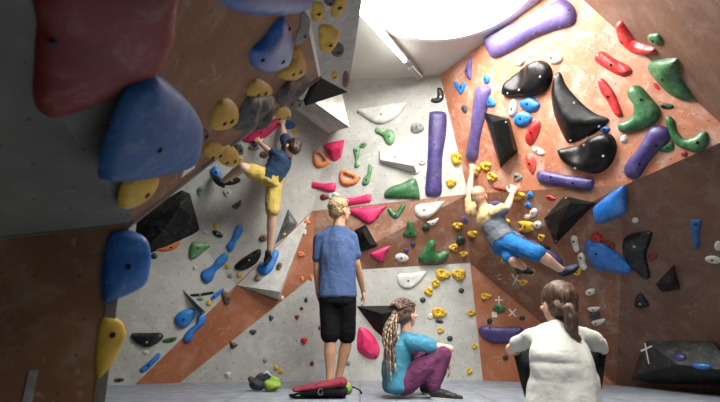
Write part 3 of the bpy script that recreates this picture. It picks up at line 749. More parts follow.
def pocket(label, pts, **k):
    cx = sum(p[0] for p in pts) / len(pts); cy = sum(p[1] for p in pts) / len(pts)
    hold(label, 'oyellow', pts, .85, key='N2', group='ochre pocket holds on the overhang', bolt=[(cx + 3, cy + 3), (cx - 4, cy + 5)], **k)
pocket('ochre oval hold right of the pointed blue hold', [(296,48),(302,50),(306,62),(302,73),(294,80),(284,80),(278,75),(284,66),(292,58)])
pocket('ochre domed hold below the pointed blue hold', [(247,93),(252,82),(258,78),(266,82),(271,86),(272,92),(264,97),(251,97)])
pocket('ochre oval hold in the middle of the overhang', [(222,100),(230,99),(237,106),(238,116),(232,125),(222,130),(211,129),(210,120),(215,108)])
pocket('round flat ochre hold at the overhang rim', ell(215,151,11,9))
pocket('ochre disc hanging over the overhang rim, lower', ell(229,156,10,11))
pocket('small ochre hold under the dark rock grip on the rim', ell(283,113,8,7,-20))
hold('dark rock-like grip with a slit, left on the rim of the overhang', 'dgrey', [(250,97),(262,96),(272,95),(276,101),(270,118),(258,130),(244,131),(233,128),(240,112)], .8, key='N2', rock=.3, dents=[(264,115,6,.7),(259,122,4,.5)])
hold('dark rock-like grip with a slit, right on the rim of the overhang', 'dgrey', [(290,80),(300,79),(307,75),(309,82),(300,95),(289,106),(276,103),(279,92)], .8, key='N2', rock=.3, dents=[(297,91,6,.7)])
hold('dark green knob between the ochre disc and the rim', 'dgreen', ell(239,149,4.5,6), .9, key='N2')
hold('dark green knob on the rim below the dark rock grip', 'dgreen', ell(297,104,6,3.6,-20), .9, key='N2')
hold('pale grey crescent hold behind the pointed blue hold', 'grey', [(306,12),(310,20),(308,33),(301,43),(294,44),(297,36),(301,26),(302,14)], .7, key='N2')
hold('small black hold beside the large navy blue hold', 'dgrey', ell(205,135,5,6), .8, key='N2')
hold('yellow lobed hold near the ceiling, left on the lit end wall', 'yellow', [(313,3),(320,2),(325,8),(323,18),(316,21),(311,17),(312,9)], .9, key='N3')
hold('yellow tilted hold near the ceiling, right on the lit end wall', 'yellow', [(336,-2),(346,-4),(345,8),(337,17),(331,16),(331,9)], .9, key='N3')
hold('grey lump between the two yellow holds near the ceiling', 'dgrey', ell(330,1,6,5), .9, key='N3')
hold('big yellow double-lobed hold in the middle of the lit end wall', 'yellow', [(319,27),(328,25),(336,29),(340,36),(335,46),(327,51),(321,51),(318,42)], .9, key='N3', rock=.3)
hold('dark green rough hold beside the big yellow double-lobed hold', 'dgreen', ell(337,49,7,7,0,.08), .9, key='N3', rock=.3)
hold('small yellow button at the foot of the lit end wall', 'yellow', ell(335,76,4,4.6), .9, key='N3')
hold('small dark mauve hold at the bottom corner of the lit end wall', 'stone', ell(346,79,4,8,5,.08), .9, key='N3', rock=.3)
# beam-like box volume beneath the ceiling, beside the end of the overhang
bm = bmesh.new()
q = [atY(308, 98, 4.85), atY(349.5, 127, 4.8), atY(342, 93, 5.15), atY(328, 133, 5.2), atY(288, 104, 5.1)]
bw = [atY(342, 93, 5.6), atY(330, 131, 5.8), atY(290, 105, 5.6)]
for p in q + bw: bm.verts.new(p)
bmesh.ops.convex_hull(bm, input=bm.verts[:])
bmesh.ops.dissolve_limit(bm, angle_limit=.03, verts=bm.verts[:], edges=bm.edges[:])
c0 = sum(q, Vector()) / 5
bmesh.ops.translate(bm, vec=-c0, verts=bm.verts[:])
o = mesh_obj('box_volume', bm, HC['gwhite']); o.location = c0
tag(o, 'pale boxy plywood volume jutting out under the ceiling beside the overhang', 'climbing volume')
# low black volume bolted to the foot of the cave wall
CHB = mat_hold('chalky_black_panel', (30, 32, 34), .65, .16)
o = volume('low black chalk-dusted volume at the foot of the dark cave wall', CHB, [(631,379),(645,341),(712,341),(735,366),(735,386),(652,384)], [(676,364,.22),(636,376,.06),(690,350,.10),(735,372,.22)], key='V')
MV = o.matrix_world.copy(); vol_tree = BVHTree.FromPolygons([MV @ q.co for q in o.data.vertices], [list(p.vertices) for p in o.data.polygons])
def on_vol(px, py):
    d = ray(px, py).normalized(); loc, n, i, dd = vol_tree.ray_cast(CAM, d)
    return (loc, n) if loc else (atY(px, py, 4.5), Vector((0, -1, 0)))
def lump_on(label, col, x, y, sx, sy):
    loc, n = on_vol(x, y); u, v, n = basis(n); s = loc.y / F
    bm = bmesh.new(); add_ball(bm, Vector((0, 0, .0)), (sx * s * .8, sy * s * .8, .02), sub=3)
    o = mesh_obj('climbing_hold', bm, HC[col], smooth=True); o.matrix_world = frame_matrix(loc, u, v, n); tag(o, label, 'climbing hold')
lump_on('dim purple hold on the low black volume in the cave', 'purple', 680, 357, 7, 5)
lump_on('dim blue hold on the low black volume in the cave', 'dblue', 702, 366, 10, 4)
# chalk and tape crosses
CHALK = mat_plain('chalk_white', (226, 224, 220), .9, bs=0, var=.1)
def strokes(label, segs, key=None, w=.008, name='chalk_mark', vol=False):
    xs = [p for s in segs for p in s]; cx = sum(p[0] for p in xs) / len(xs); cy = sum(p[1] for p in xs) / len(xs)
    if vol: O, n = on_vol(cx, cy); u, v, n = basis(n)
    else:
        key = key or hit(cx, cy)[1]; O = plane_pt(cx, cy, key); u, v, n = basis(FAC[key][1])
    M = frame_matrix(O, u, v, n); bm = bmesh.new()
    def loc(px, py):
        d = ray(px, py); w_ = CAM + d * ((O - CAM).dot(n) / d.dot(n)); d = w_ - O; return Vector((d.dot(u), d.dot(v), 0))
    for a, b_ in segs:
        A_, B_ = loc(*a), loc(*b_); t = (B_ - A_).normalized(); s = Vector((-t.y, t.x, 0)) * w
        for k in range(1):
            vs = [bm.verts.new(p + Vector((0, 0, z))) for z in (-.002, .003) for p in (A_ - s, B_ - s * .6, B_ + s * .6, A_ + s)]
            for f in ((4, 5, 6, 7), (0, 1, 5, 4), (1, 2, 6, 5), (2, 3, 7, 6), (3, 0, 4, 7), (3, 2, 1, 0)): bm.faces.new([vs[i] for i in f])
    o = mesh_obj(name, bm, CHALK); o.matrix_world = M; tag(o, label, 'chalk mark')
strokes('white tape plus sign above the green pebble on the low orange panel', [((495,300),(503,300)), ((499,296),(499,304))])
strokes('white tape letter x right of the green pebble on the low orange panel', [((509,309),(516,317)), ((509,316),(516,309))])
strokes('white tape branching mark under the lower left foot of the right climber', [((512,274),(515,279)), ((518,275),(513,285)), ((515,279),(520,281))], w=.006)
strokes('tiny white tape mark beside the top of the low orange panel', [((497,276),(501,274)), ((498,279),(502,279))], w=.004)
strokes('long chalk cross drawn on the low black cave volume', [((641,351),(652,346)), ((645,343),(649,364))], vol=True, w=.009)
bm = bmesh.new()
O = plane_pt(494.5, 314.5, 'LO'); u, v, n = basis(FAC['LO'][1]); add_box(bm, Vector(), (.06, .06, .006))
o = mesh_obj('route_tag', bm, HC['white']); o.matrix_world = frame_matrix(O, u, v, n); tag(o, 'square white route tag under the green pebble', 'tag')
# rating sticker on the rim of the near overhang
O = plane_pt(189, 169, 'N2', .002); e = (E3 - E2).normalized(); n = FAC['N2'][1]; v = n.cross(e)
bm = bmesh.new(); add_box(bm, Vector(), (.085, .05, .004)); o = mesh_obj('sticker', bm, CHALK)
o.matrix_world = frame_matrix(O, e, v, n); tag(o, 'small pale rectangular sticker near the rim of the near overhang', 'sticker')
bm = bmesh.new(); add_box(bm, Vector(), (.03, .12, .004)); o = mesh_obj('sticker', bm, HC['grey'])
kk = hit(30, 388)[1]; O = plane_pt(30, 388, kk, .003); u, v, n = basis(FAC[kk][1]); o.matrix_world = frame_matrix(O, u, v, n); tag(o, 'blurred grey strip low on the near corner wall at bottom left', 'sticker')
# plywood rims of the near overhang
def rim(a, b_, nrm, w=.02, d=.05, name='trim_2', mat=PLY):
    t = (b_ - a).normalized(); bm = bmesh.new()
    s = nrm.cross(t).normalized() * w
    P = [a - s, b_ - s, b_ + s, a + s]
    vs = [bm.verts.new(p + nrm * .004) for p in P] + [bm.verts.new(p - nrm * d) for p in P]
    for f in ((0, 1, 2, 3), (7, 6, 5, 4), (0, 4, 5, 1), (1, 5, 6, 2), (2, 6, 7, 3), (3, 7, 4, 0)): bm.faces.new([vs[i] for i in f])
    o = mesh_obj(name, bm, mat); o['kind'] = 'structure'
rim(E2, E3, FAC['N2'][1], .016)
rim(X1, X2, FAC['N4'][1], .02, .08, 'trim_3')
rim(E3, E4, FAC['N2'][1], .014, .03, 'trim_4', WHITE)
# seam line on the ceiling edge of the orange wall
# fluorescent batten on the ceiling
bm = bmesh.new()
fa, fb = atZ(344, -6, ZC - .08), atZ(402, 62, ZC - .08); fe = atZ(421, 79, ZC - .08)
dirf = (fe - fa).normalized(); side = dirf.cross(Vector((0, 0, 1))).normalized()
L = (fe - fa).length; R3 = rotm(dirf, side, dirf.cross(side))
R4 = R3.to_4x4(); mid = (fa + fe) / 2
root = bpy.data.objects.new('ceiling_light', None); COL.objects.link(root); root.location = mid; root.rotation_mode = 'QUATERNION'; root.rotation_quaternion = R3.to_quaternion()
tag(root, 'long fluorescent batten light on the sloping edge of the ceiling', 'ceiling light')
bm = bmesh.new(); add_box(bm, Vector((0, 0, -.05 if (R3 @ Vector((0, 0, 1))).z < 0 else .05)), (L, .06, .05)); k = mesh_obj('housing', bm, mat_plain('batten_metal', (170, 170, 166), .5), root)
bm = bmesh.new(); add_cone(bm, Vector((-L / 2 + .03, 0, 0)), Vector((-L / 2 + (fb - fa).length, 0, 0)), .019, .019)
k = mesh_obj('tube', bm, mat_emit('fluorescent', (1, 1, .97), 16), root, True)
bm = bmesh.new()
for s in (-.03, 0, .03): add_box(bm, Vector((L / 2 - .16, s, 0)), (.28, .006, .03))
k = mesh_obj('wire_guard', bm, CHALK, root)
# ---------- people: one continuous body each, clothes and hair as its children
def remesh(o, voxel, it=4, fac=.5):
    m = o.modifiers.new('r', 'REMESH'); m.mode = 'VOXEL'; m.voxel_size = voxel
    s = o.modifiers.new('s', 'SMOOTH'); s.iterations = it; s.factor = fac
    bpy.context.view_layer.update()
    dg = bpy.context.evaluated_depsgraph_get(); e = o.evaluated_get(dg)
    me = bpy.data.meshes.new_from_object(e); mats = [x for x in o.data.materials]
    o.modifiers.clear(); old = o.data; o.data = me
    me.materials.clear()
    for x in mats: me.materials.append(x)
    for p in me.polygons: p.use_smooth = True
    bpy.data.meshes.remove(old)
def displace(o, amt, scale, stretch=(1, 1, 1), seed=0, ridged=False):
    me = o.data; ns = [v.normal.copy() for v in me.vertices]
    for v, n in zip(me.vertices, ns):
        q = Vector((v.co.x * stretch[0], v.co.y * stretch[1], v.co.z * stretch[2])) * scale + Vector((seed * 3.1, seed * 1.7, seed))
        k = noise.noise(q)
        if ridged: k = 1 - 2 * abs(k) - .5
        v.co += n * k * amt
def lerp_list(vals, t):
    x = t * (len(vals) - 1); i = min(int(x), len(vals) - 2); return vals[i] + (vals[i + 1] - vals[i]) * (x - i)
def torso(bm, P, lat_lo, lat_hi, fwd_hint, wl, wf, steps=14):
    steps = 36
    """P: spine points low to high; wl, wf: half widths sideways and front to back along it."""
    for i in range(steps + 1):
        t = i / steps; x = t * (len(P) - 1); k = min(int(x), len(P) - 2); c = P[k].lerp(P[k + 1], x - k)
        up = (P[k + 1] - P[k]).normalized(); L = lat_lo.lerp(lat_hi, t); L = (L - up * L.dot(up)).normalized(); Fw = up.cross(L)
        add_ball(bm, c, (lerp_list(wl, t), lerp_list(wf, t), .055), rotm(L, Fw, up), 3)
def limb(bm, pts, rads): chain(bm, pts, rads, 2)
def leg_pts(h, k, a, r=1.):
    return [h, h.lerp(k, .35), h.lerp(k, .8), k, k.lerp(a, .3), k.lerp(a, .65), a], [.082 * r, .078 * r, .058 * r, .052 * r, .056 * r, .040 * r, .033 * r]
def arm_pts(s, e, w, r=1.):
    return [s, s.lerp(e, .4), s.lerp(e, .85), e, e.lerp(w, .3), e.lerp(w, .75), w], [.040 * r, .040 * r, .037 * r, .036 * r, .038 * r, .029 * r, .025 * r]
def hand(bm, w, d, pn, side, curl=.5, r=1., spread=.12):
    """w wrist, d towards the fingers, pn out of the palm, side: direction of the thumb."""
    d = d.normalized(); s = side - d * side.dot(d); s.normalize(); pn = (pn - d * pn.dot(d) - s * pn.dot(s)); pn = pn.normalized() if pn.length > .01 else d.cross(s)
    add_ball(bm, w + d * .045 * r, (.052 * r, .039 * r, .016 * r), rotm(d, s, d.cross(s)), 3)
    add_cone(bm, w - d * .01, w + d * .03 * r, .024 * r, .025 * r)
    for i, L in enumerate((.070, .079, .073, .056)):
        off = (.030 - .020 * i) * r; b0 = w + d * .078 * r + s * off
        dd = (d + s * spread * (1.5 - i)).normalized(); pts = [w + d * .05 * r + s * off * .8, b0]; ang = 0
        for f in (.45, .32, .23):
            ang += curl; q = dd * math.cos(ang) + pn * math.sin(ang); pts.append(pts[-1] + q * L * f * r)
        chain(bm, pts, [.010 * r, .0098 * r, .0088 * r, .008 * r, .0068 * r], 1)
    t0 = w + d * .022 * r + s * .026 * r; t1 = t0 + (d * .55 + s * .75 + pn * .25).normalized() * .036 * r
    t2 = t1 + (d * .85 + s * .35 + pn * .4).normalized() * .030 * r; t3 = t2 + (d * .8 + pn * (.3 + curl * .5)).normalized() * .024 * r
    chain(bm, [t0, t1, t2, t3], [.014 * r, .0115 * r, .010 * r, .008 * r], 1)
def head_frame(fwd, up):
    f = fwd.normalized(); u = (up - f * up.dot(f)).normalized(); l = u.cross(f); return rotm(l, f, u)   # x left/right, y face, z crown
def head(bm, c, R, r=1.):
    def p(x, y, z): return c + R @ (Vector((x, y, z)) * r)
    def b(q, s): add_ball(bm, p(*q), tuple(v * r for v in s), R, 3)
    b((0, -.012, .028), (.074, .092, .082)); b((0, .022, -.028), (.058, .066, .078)); b((0, .048, -.078), (.030, .032, .026))
    b((0, .030, -.055), (.047, .052, .045)); b((0, .078, .026), (.046, .016, .016))
    chain(bm, [p(0, .082, .012), p(0, .098, -.018), p(0, .104, -.030)], [.009 * r, .011 * r, .013 * r], 1)
    b((.012, .094, -.032), (.009, .010, .008)); b((-.012, .094, -.032), (.009, .010, .008))
    b((0, .082, -.058), (.024, .012, .007)); b((0, .079, -.069), (.020, .012, .007))
    for s in (1, -1):
        b((s * .040, .068, -.020), (.020, .018, .016)); b((s * .077, -.004, -.008), (.009, .020, .032)); b((s * .030, .080, .022), (.018, .009, .006))
SKINS = {}
def person(label, spec, skin, voxel=.0065):
    bm = bmesh.new(); spec(bm)
    me = bpy.data.meshes.new('person'); bm.to_mesh(me); bm.free(); me.materials.append(skin)
    o = link(bpy.data.objects.new('person', me)); remesh(o, voxel, 3, .45)
    tag(o, label, 'person'); return o
def wear(par, name, spec, mat, voxel=.009, it=4, label=None, wr=.006, ws=9, st=(1, 1, 1), seed=1, do_remesh=True):
    bm = bmesh.new(); spec(bm)
    me = bpy.data.meshes.new(name); bm.to_mesh(me); bm.free(); me.materials.append(mat)
    o = link(bpy.data.objects.new(name, me)); remesh(o, voxel, it)
    if wr: displace(o, wr, ws, st, seed); displace(o, wr * .5, ws * 2.3, st, seed + 5)
    if label: o['label'] = label
    o.parent = par; return o
def settle(par, at_):
    """Put the origin of a person and of the clothes at the given point."""
    for o in [par] + [c for c in par.children_recursive]:
        o.data.transform(Matrix.Translation(-at_))
    par.location = at_
def eyes(par, c, R, r=1., iris=(70, 50, 36)):
    for s in (1, -1):
        bm = bmesh.new(); add_ball(bm, c + R @ (Vector((s * .031, .0745, .006)) * r), .0125 * r, sub=3)
        o = mesh_obj('eye', bm, EYE, par, True)
EYE = mat_plain('eye_white', (214, 208, 200), .2, bs=0, var=.05)
SK1, SK2, SK3 = mat_skin('skin_tan', (206, 160, 128)), mat_skin('skin_fair', (232, 190, 162)), mat_skin('skin_light', (226, 186, 160))
def shoe(par, heel, toe, mat, sole_mat, r=1., up=Vector((0, 0, 1)), ankle=None, name='climbing_shoe'):
    d = (toe - heel).normalized(); side = d.cross(up).normalized(); u = side.cross(d)
    L = (toe - heel).length
    def s(bm):
        for t, w, h, z in ((0, .031, .036, .012), (.15, .034, .040, .014), (.35, .034, .036, .008), (.6, .041, .030, 0), (.8, .042, .024, -.004), (1, .030, .018, -.008)):
            add_ball(bm, heel.lerp(toe, t) + u * z * r, (.04 * r, w * r, h * r), rotm(d, side, u), 2)
        if ankle is not None: add_cone(bm, heel + d * L * .12 + u * .02, (heel + d * L * .12).lerp(ankle, .8), .038 * r, .036 * r)
    o = wear(par, name, s, mat, .007, 3, wr=.0015)
    bm = bmesh.new()
    n = 20
    def rim_(z, k):
        out = []
        for i in range(n):
            a = 2 * math.pi * i / n; t = .5 - .5 * math.cos(a) * 1.0; wd = (.030 + .014 * math.sin(min(1, t * 1.2) * math.pi * .75)) * r * k
            out.append(bm.verts.new(heel.lerp(toe, -.12 + 1.3 * t) + side * math.sin(a) * wd + u * z * r))
        return out
    a_, b_ = rim_(-.034, .95), rim_(-.020, 1.02)
    bm.faces.new(a_); bm.faces.new(list(reversed(b_)))
    for i in range(n): bm.faces.new((a_[i], a_[(i + 1) % n], b_[(i + 1) % n], b_[i]))
    s_ = mesh_obj('sole', bm, sole_mat, o); return o
RUBBER = mat_plain('shoe_rubber', (24, 24, 26), .6); WSOLE = mat_plain('white_sole', (220, 218, 210), .6)
UP = Vector((0, 0, 1))
def off(v, **k): return v + Vector((k.get('x', 0), k.get('y', 0), k.get('z', 0)))

# ===== standing man, seen from behind
Ym = 4.6
hipL, hipR = atY(329, 298, Ym), atY(346, 298, Ym)
kneeL, kneeR = atY(330, 340, Ym - .02), atY(347, 340, Ym + .06)
ankL, ankR = atY(329.5, 381, Ym + .02), atY(338, 380, Ym + .14)
neckb = atY(338, 227, Ym); hd = atY(340, 212, Ym + .01)
shL, shR = atY(319.5, 238, Ym), atY(352.5, 237, Ym + .02)
elL, wrL = atY(317, 268, Ym + .04), atY(318, 292, Ym + .16)
elR, wrR = atY(357, 264, Ym + .05), atY(363.5, 292, Ym + .2)
Rm = head_frame(Vector((.72, .68, .16)), UP)
mid = (hipL + hipR) / 2; cm = Vector((0, 0, 0))
def ankfloor(p): return Vector((p.x, p.y, .085))
ankL, ankR = ankfloor(ankL), ankfloor(ankR)
spM = [mid, mid.lerp(neckb, .45), neckb - Vector((0, 0, .10))]
latM = (shR - shL).normalized()
def man(bm):
    torso(bm, spM, latM, latM, None, [.150, .128, .150, .120], [.105, .095, .108, .075])
    add_cone(bm, neckb - Vector((0, 0, .08)), hd - Vector((0, 0, .03)), .064, .058); head(bm, hd, Rm, 1.1)
    for h, k, a, dx in ((hipL, kneeL, ankL, -.04), (hipR, kneeR, ankR, .10)):
        p, r = leg_pts(h, k, a); limb(bm, p, r)
        hl = Vector((a.x, a.y - .045, .03)); tt = Vector((a.x + dx, a.y + .17, .022))
        chain(bm, [a, hl], [.034, .032]); chain(bm, [hl, hl.lerp(tt, .5), hl.lerp(tt, .85), tt], [.032, .034, .030, .020])
    for s, e, w, sd in ((shL, elL, wrL, 1), (shR, elR, wrR, -1)):
        p, r = arm_pts(s, e, w); limb(bm, p, r)
        hand(bm, w, Vector((.12, .10, -1)), Vector((-.6 * -sd, .3, 0)), Vector((0, 1, 0)), .38)
M1 = person('blond man standing with bare legs in a blue t-shirt and black shorts', man, SK1)
def tee(bm):
    torso(bm, [mid + Vector((0, 0, .02)), mid.lerp(neckb, .5), neckb - Vector((0, 0, .05))], latM, latM, None, [.186, .178, .172, .180, .172, .095], [.135, .126, .122, .120, .105, .075])
    for s, e in ((shL, elL), (shR, elR)): limb(bm, [neckb.lerp(s, .35) - Vector((0, 0, .0)), neckb.lerp(s, .7) - Vector((0, 0, .01)), s, s.lerp(e, .5), s.lerp(e, .66)], [.052, .056, .056, .058, .062])
    add_cone(bm, neckb - Vector((0, 0, .10)), neckb + Vector((0, 0, .0)), .08, .066)
wear(M1, 'shirt', tee, mat_cloth('blue_cotton', (78, 98, 138), .22, .35), wr=.010, ws=9, st=(1, 1, .35), seed=2)
def shorts(bm):
    torso(bm, [mid - Vector((0, 0, .04)), mid + Vector((0, 0, .05))], latM, latM, None, [.175, .176, .160], [.13, .125, .110], 6)
    for h, k in ((hipL, kneeL), (hipR, kneeR)): limb(bm, [h, h.lerp(k, .5), h.lerp(k, .88)], [.098, .092, .088])
wear(M1, 'shorts', shorts, mat_cloth('black_cotton', (14, 14, 16), .3, .4), wr=.007, seed=3)
def hairm(bm):
    def b(q, s): add_ball(bm, hd + Rm @ (Vector(q) * 1.1), tuple(v * 1.1 for v in s), Rm, 3)
    b((0, -.022, .052), (.083, .096, .080)); b((0, -.050, .005), (.074, .062, .070)); b((0, .045, .086), (.064, .056, .036)); b((0, .01, .105), (.058, .07, .028))
H = wear(M1, 'hair', hairm, mat_hair('blond_hair', (96, 74, 48), (196, 166, 118), (30, 30, 30)), .006, 2, wr=.006, ws=30, seed=4)
eyes(M1, hd, Rm, 1.1)
settle(M1, Vector((mid.x, mid.y, 0)))

# ===== woman with dreadlocks, sitting sideways on the mat
Yb = 4.12
hip = atY(400, 384, Yb); hip.z = .115
hipN, hipF = hip + Vector((.03, -.08, 0)), hip + Vector((.0, .09, 0))
nkB = atY(409, 333, Yb); hB = atY(405.5, 314.5, Yb)
shN, shF = atY(411, 343, Yb - .12), atY(416, 341, Yb + .16)
elN = atY(450, 349, Yb - .10); wrN = atY(433, 347, Yb + .14)
elF = atY(446, 351, Yb + .20); wrF = atY(449, 360, Yb - .02)
knN, knF = atY(443, 354, Yb - .10), atY(430, 350, Yb + .22)
anN, anF = atY(433, 389, Yb - .12), atY(424, 388, Yb + .18)
anN.z = anF.z = .07
RB = head_frame(Vector((.72, .66, .12)), UP)
latB = Vector((.25, 1, 0)).normalized(); latB2 = (shF - shN).normalized()
spB = [hip, hip.lerp(nkB, .45) + Vector((-.055, 0, 0)), nkB - Vector((.01, 0, .09))]
wrN = elN.lerp(wrN, 1.0); 
wrN = atY(447, 352, Yb + .14); 
def woman(bm):
    torso(bm, spB, latB, latB2, None, [.155, .125, .128, .125], [.115, .09, .098, .08])
    add_cone(bm, nkB - Vector((.02, 0, .07)), hB - Vector((0, 0, .03)), .052, .046); head(bm, hB, RB, 1.04)
    for h, k, a in ((hipN, knN, anN), (hipF, knF, anF)):
        p, r = leg_pts(h, k, a, .95); limb(bm, p, r)
    p, r = arm_pts(shN, elN, wrN, .88); limb(bm, p, r); hand(bm, wrN, Vector((-.2, .8, -.3)), Vector((-.5, 0, -1)), Vector((0, .2, 1)), .45, .9)
    wq = atY(447, 360, Yb + .0); p, r = arm_pts(shF, elF, wq, .88); limb(bm, p, r); hand(bm, wq, Vector((.18, -.25, -.8)), Vector((-1, 0, 0)), Vector((0, 1, .1)), .3, .9)
B1 = person('woman with long dreadlocks sitting on the mat in a teal t-shirt, arms around raised knees', woman, SK3)
def teeb(bm):
    torso(bm, [hip - Vector((.01, 0, .035)), hip.lerp(nkB, .45) + Vector((-.06, 0, 0)), nkB - Vector((.01, 0, .045))], latB, latB2, None, [.182, .172, .165, .160, .11], [.135, .125, .120, .108, .075], 16)
    for s, e in ((shN, elN), (shF, elF)): limb(bm, [nkB.lerp(s, .5) - Vector((0, 0, .03)), s, s.lerp(e, .38), s.lerp(e, .52)], [.055, .064, .062, .062])
wear(B1, 'shirt', teeb, mat_cloth('teal_cotton', (70, 136, 160), .18, .5), wr=.010, ws=8, seed=6)
def pants(bm):
    torso(bm, [hip - Vector((0, 0, .03)), hip + Vector((.0, 0, .05))], latB, latB, None, [.17, .165], [.135, .125], 4)
    for h, k, a in ((hipN, knN, anN), (hipF, knF, anF)):
        limb(bm, [h, h.lerp(k, .5), k, k.lerp(a, .45), k.lerp(a, .88)], [.096, .090, .072, .068, .060])
wear(B1, 'trousers', pants, mat_cloth('plum_cotton', (108, 56, 90), .25, .6), wr=.012, ws=9, seed=7)
shoe(B1, anN + Vector((.0, -.01, -.035)), anN + Vector((.19, -.03, -.045)), RUBBER, WSOLE)
shoe(B1, anF + Vector((.0, 0, -.035)), anF + Vector((.18, .02, -.045)), RUBBER, WSOLE)
DR = mat_hair('dreadlock_hair', (58, 40, 32), (132, 106, 88), (30, 30, 18))
DR2 = mat_hair('blond_dreadlock', (124, 98, 72), (192, 170, 140), (20, 20, 30))
def hairb(bm):
    def b(q, s): add_ball(bm, hB + RB @ (Vector(q) * 1.08), tuple(v * 1.08 for v in s), RB, 3)
    b((0, -.020, .042), (.088, .100, .084)); b((0, -.045, .0), (.078, .070, .066))
    tq = hB + RB @ Vector((-.01, -.125, .01)); add_ball(bm, tq, .042, sub=3)
HB = wear(B1, 'hair', hairb, DR, .006, 2, wr=.006, ws=28, st=(1, 1, 1), seed=8)
rb = random.Random(5)
tie = hB + RB @ Vector((-.01, -.135, .01))
bm = bmesh.new(); bmesh.ops.create_uvsphere(bm, u_segments=16, v_segments=8, radius=.03); bmesh.ops.transform(bm, matrix=Matrix.Translation(tie + Vector((-.012, -.01, -.005))) @ Matrix.Diagonal((.8, .8, .45, 1)), verts=bm.verts)
mesh_obj('hair_tie', bm, mat_plain('hair_tie_cloth', (170, 150, 160), .9), B1, True)
for i in range(40):
    a = rb.uniform(0, 6.28); r0 = rb.uniform(0, .03); L = rb.uniform(.20, .46)
    if i % 5 == 0: L = rb.uniform(.42, .56)
    dx, dy = rb.uniform(-.085, .035), rb.uniform(-.16, .02)
    p0 = tie + Vector((r0 * math.cos(a), r0 * math.sin(a) - .01, 0)); pts = []
    for k in range(8):
        t = k / 7; w_ = math.sin(t * 5 + i) * .010
        pts.append(p0 + Vector((dx * t ** .7 - .03 * math.sin(t * 2.4), dy * t ** .6 + w_, .02 * math.sin(t * 3) - L * t)))
    bm = bmesh.new(); chain(bm, pts, [.0068 - .0035 * k / 7 + rb.uniform(0, .0008) for k in range(8)], 1)
    mesh_obj('dreadlock', bm, DR2 if i % 3 == 0 else DR, HB, True)
# fine braids that lie over the skull, drawn back to the tie
for i in range(14):
    a = -1.25 + 2.5 * i / 13; pts = []
    for k in range(7):
        t = k / 6; q = Vector((math.sin(a) * .086 * math.cos((t - .35) * 1.3), .045 - .175 * t, .042 + math.cos(a) * .084 * math.sin(math.pi * (.22 + .62 * t))))
        pts.append(hB + RB @ (q * 1.09))
    bm = bmesh.new(); chain(bm, pts, [.0065] * 7, 1); mesh_obj('dreadlock', bm, DR, HB, True)
eyes(B1, hB, RB, 1.04)
settle(B1, Vector((hip.x, hip.y, 0)))

# ===== woman in white, sitting with her back to the camera
Yc = 2.7
hipc = atY(563, 395, Yc + .02); hipc.z = .12
nkC = atY(558, 322, Yc + .04); hC = atY(557.5, 305, Yc + .08)
sL, sR = atY(531, 337, Yc + .05), atY(589, 337, Yc + .05)
kL, kR = atY(525, 352, Yc + .38), atY(594, 350, Yc + .38)
eL, eR = atY(511, 349, Yc + .26), atY(603, 349, Yc + .26)
wL, wR = atY(532, 352, Yc + .46), atY(584, 352, Yc + .46)
aL, aR = atY(538, 385, Yc + .62), atY(588, 385, Yc + .62); aL.z = aR.z = .07
hl_, hr_ = hipc + Vector((-.09, .03, 0)), hipc + Vector((.09, .03, 0))
latC = Vector((1, .03, 0)).normalized(); RC = head_frame(Vector((-.25, .95, .10)), UP)
spC = [hipc, hipc.lerp(nkC, .45) + Vector((0, -.05, 0)), nkC - Vector((0, .01, .08))]
def womanc(bm):
    torso(bm, spC, latC, latC, None, [.160, .125, .130, .105], [.115, .09, .098, .065])
    add_cone(bm, nkC - Vector((0, .02, .07)), hC - Vector((0, 0, .03)), .052, .046); head(bm, hC, RC, 1.04)
    for h, k, a in ((hl_, kL, aL), (hr_, kR, aR)): p, r = leg_pts(h, k, a, .95); limb(bm, p, r)
    p, r = arm_pts(sL, eL, wL, .9); limb(bm, p, r); hand(bm, wL, Vector((.9, .2, -.2)), Vector((0, -1, 0)), Vector((0, 0, 1)), .4, .9)
    p, r = arm_pts(sR, eR, wR, .9); limb(bm, p, r); hand(bm, wR, Vector((-.9, .2, -.2)), Vector((0, -1, 0)), Vector((0, 0, 1)), .4, .9)
C1 = person('brown-haired woman with a ponytail in a white t-shirt, sitting with her back to the camera', womanc, SK2)
def teec(bm):
    torso(bm, [hipc - Vector((0, .01, .05)), hipc + Vector((0, -.02, .12)), hipc.lerp(nkC, .5) + Vector((-.02, -.055, 0)), nkC - Vector((0, .01, .04))], latC, latC, None, [.205, .205, .190, .172, .168, .166, .150, .078], [.14, .14, .128, .12, .115, .110, .095, .06], 18)
    for s, e in ((sL, eL), (sR, eR)): limb(bm, [nkC.lerp(s, .35) + Vector((0, 0, -.012)), nkC.lerp(s, .7) + Vector((0, 0, -.008)), s, s.lerp(e, .4), s.lerp(e, .62)], [.044, .048, .049, .049, .052])
TC = wear(C1, 'shirt', teec, mat_cloth('white_cotton', (204, 202, 192), .08, .28), .008, 5, wr=.016, ws=5, st=(1.6, 1, .9), seed=11)
def pantsc(bm):
    torso(bm, [hipc - Vector((0, -.02, .04)), hipc + Vector((0, .02, .05))], latC, latC, None, [.175, .17], [.13, .12], 4)
    for h, k, a in ((hl_, kL, aL), (hr_, kR, aR)): limb(bm, [h, h.lerp(k, .5), k, k.lerp(a, .45), k.lerp(a, .88)], [.095, .088, .070, .064, .052])
wear(C1, 'trousers', pantsc, mat_cloth('black_jersey', (16, 16, 20), .3, .4), wr=.006, seed=12)
shoe(C1, aL + Vector((0, .0, -.035)), aL + Vector((-.02, .19, -.045)), RUBBER, RUBBER); shoe(C1, aR + Vector((0, .0, -.035)), aR + Vector((.02, .19, -.045)), RUBBER, RUBBER)
HRM = mat_hair('brown_hair', (44, 30, 22), (98, 68, 48), (50, 50, 7))
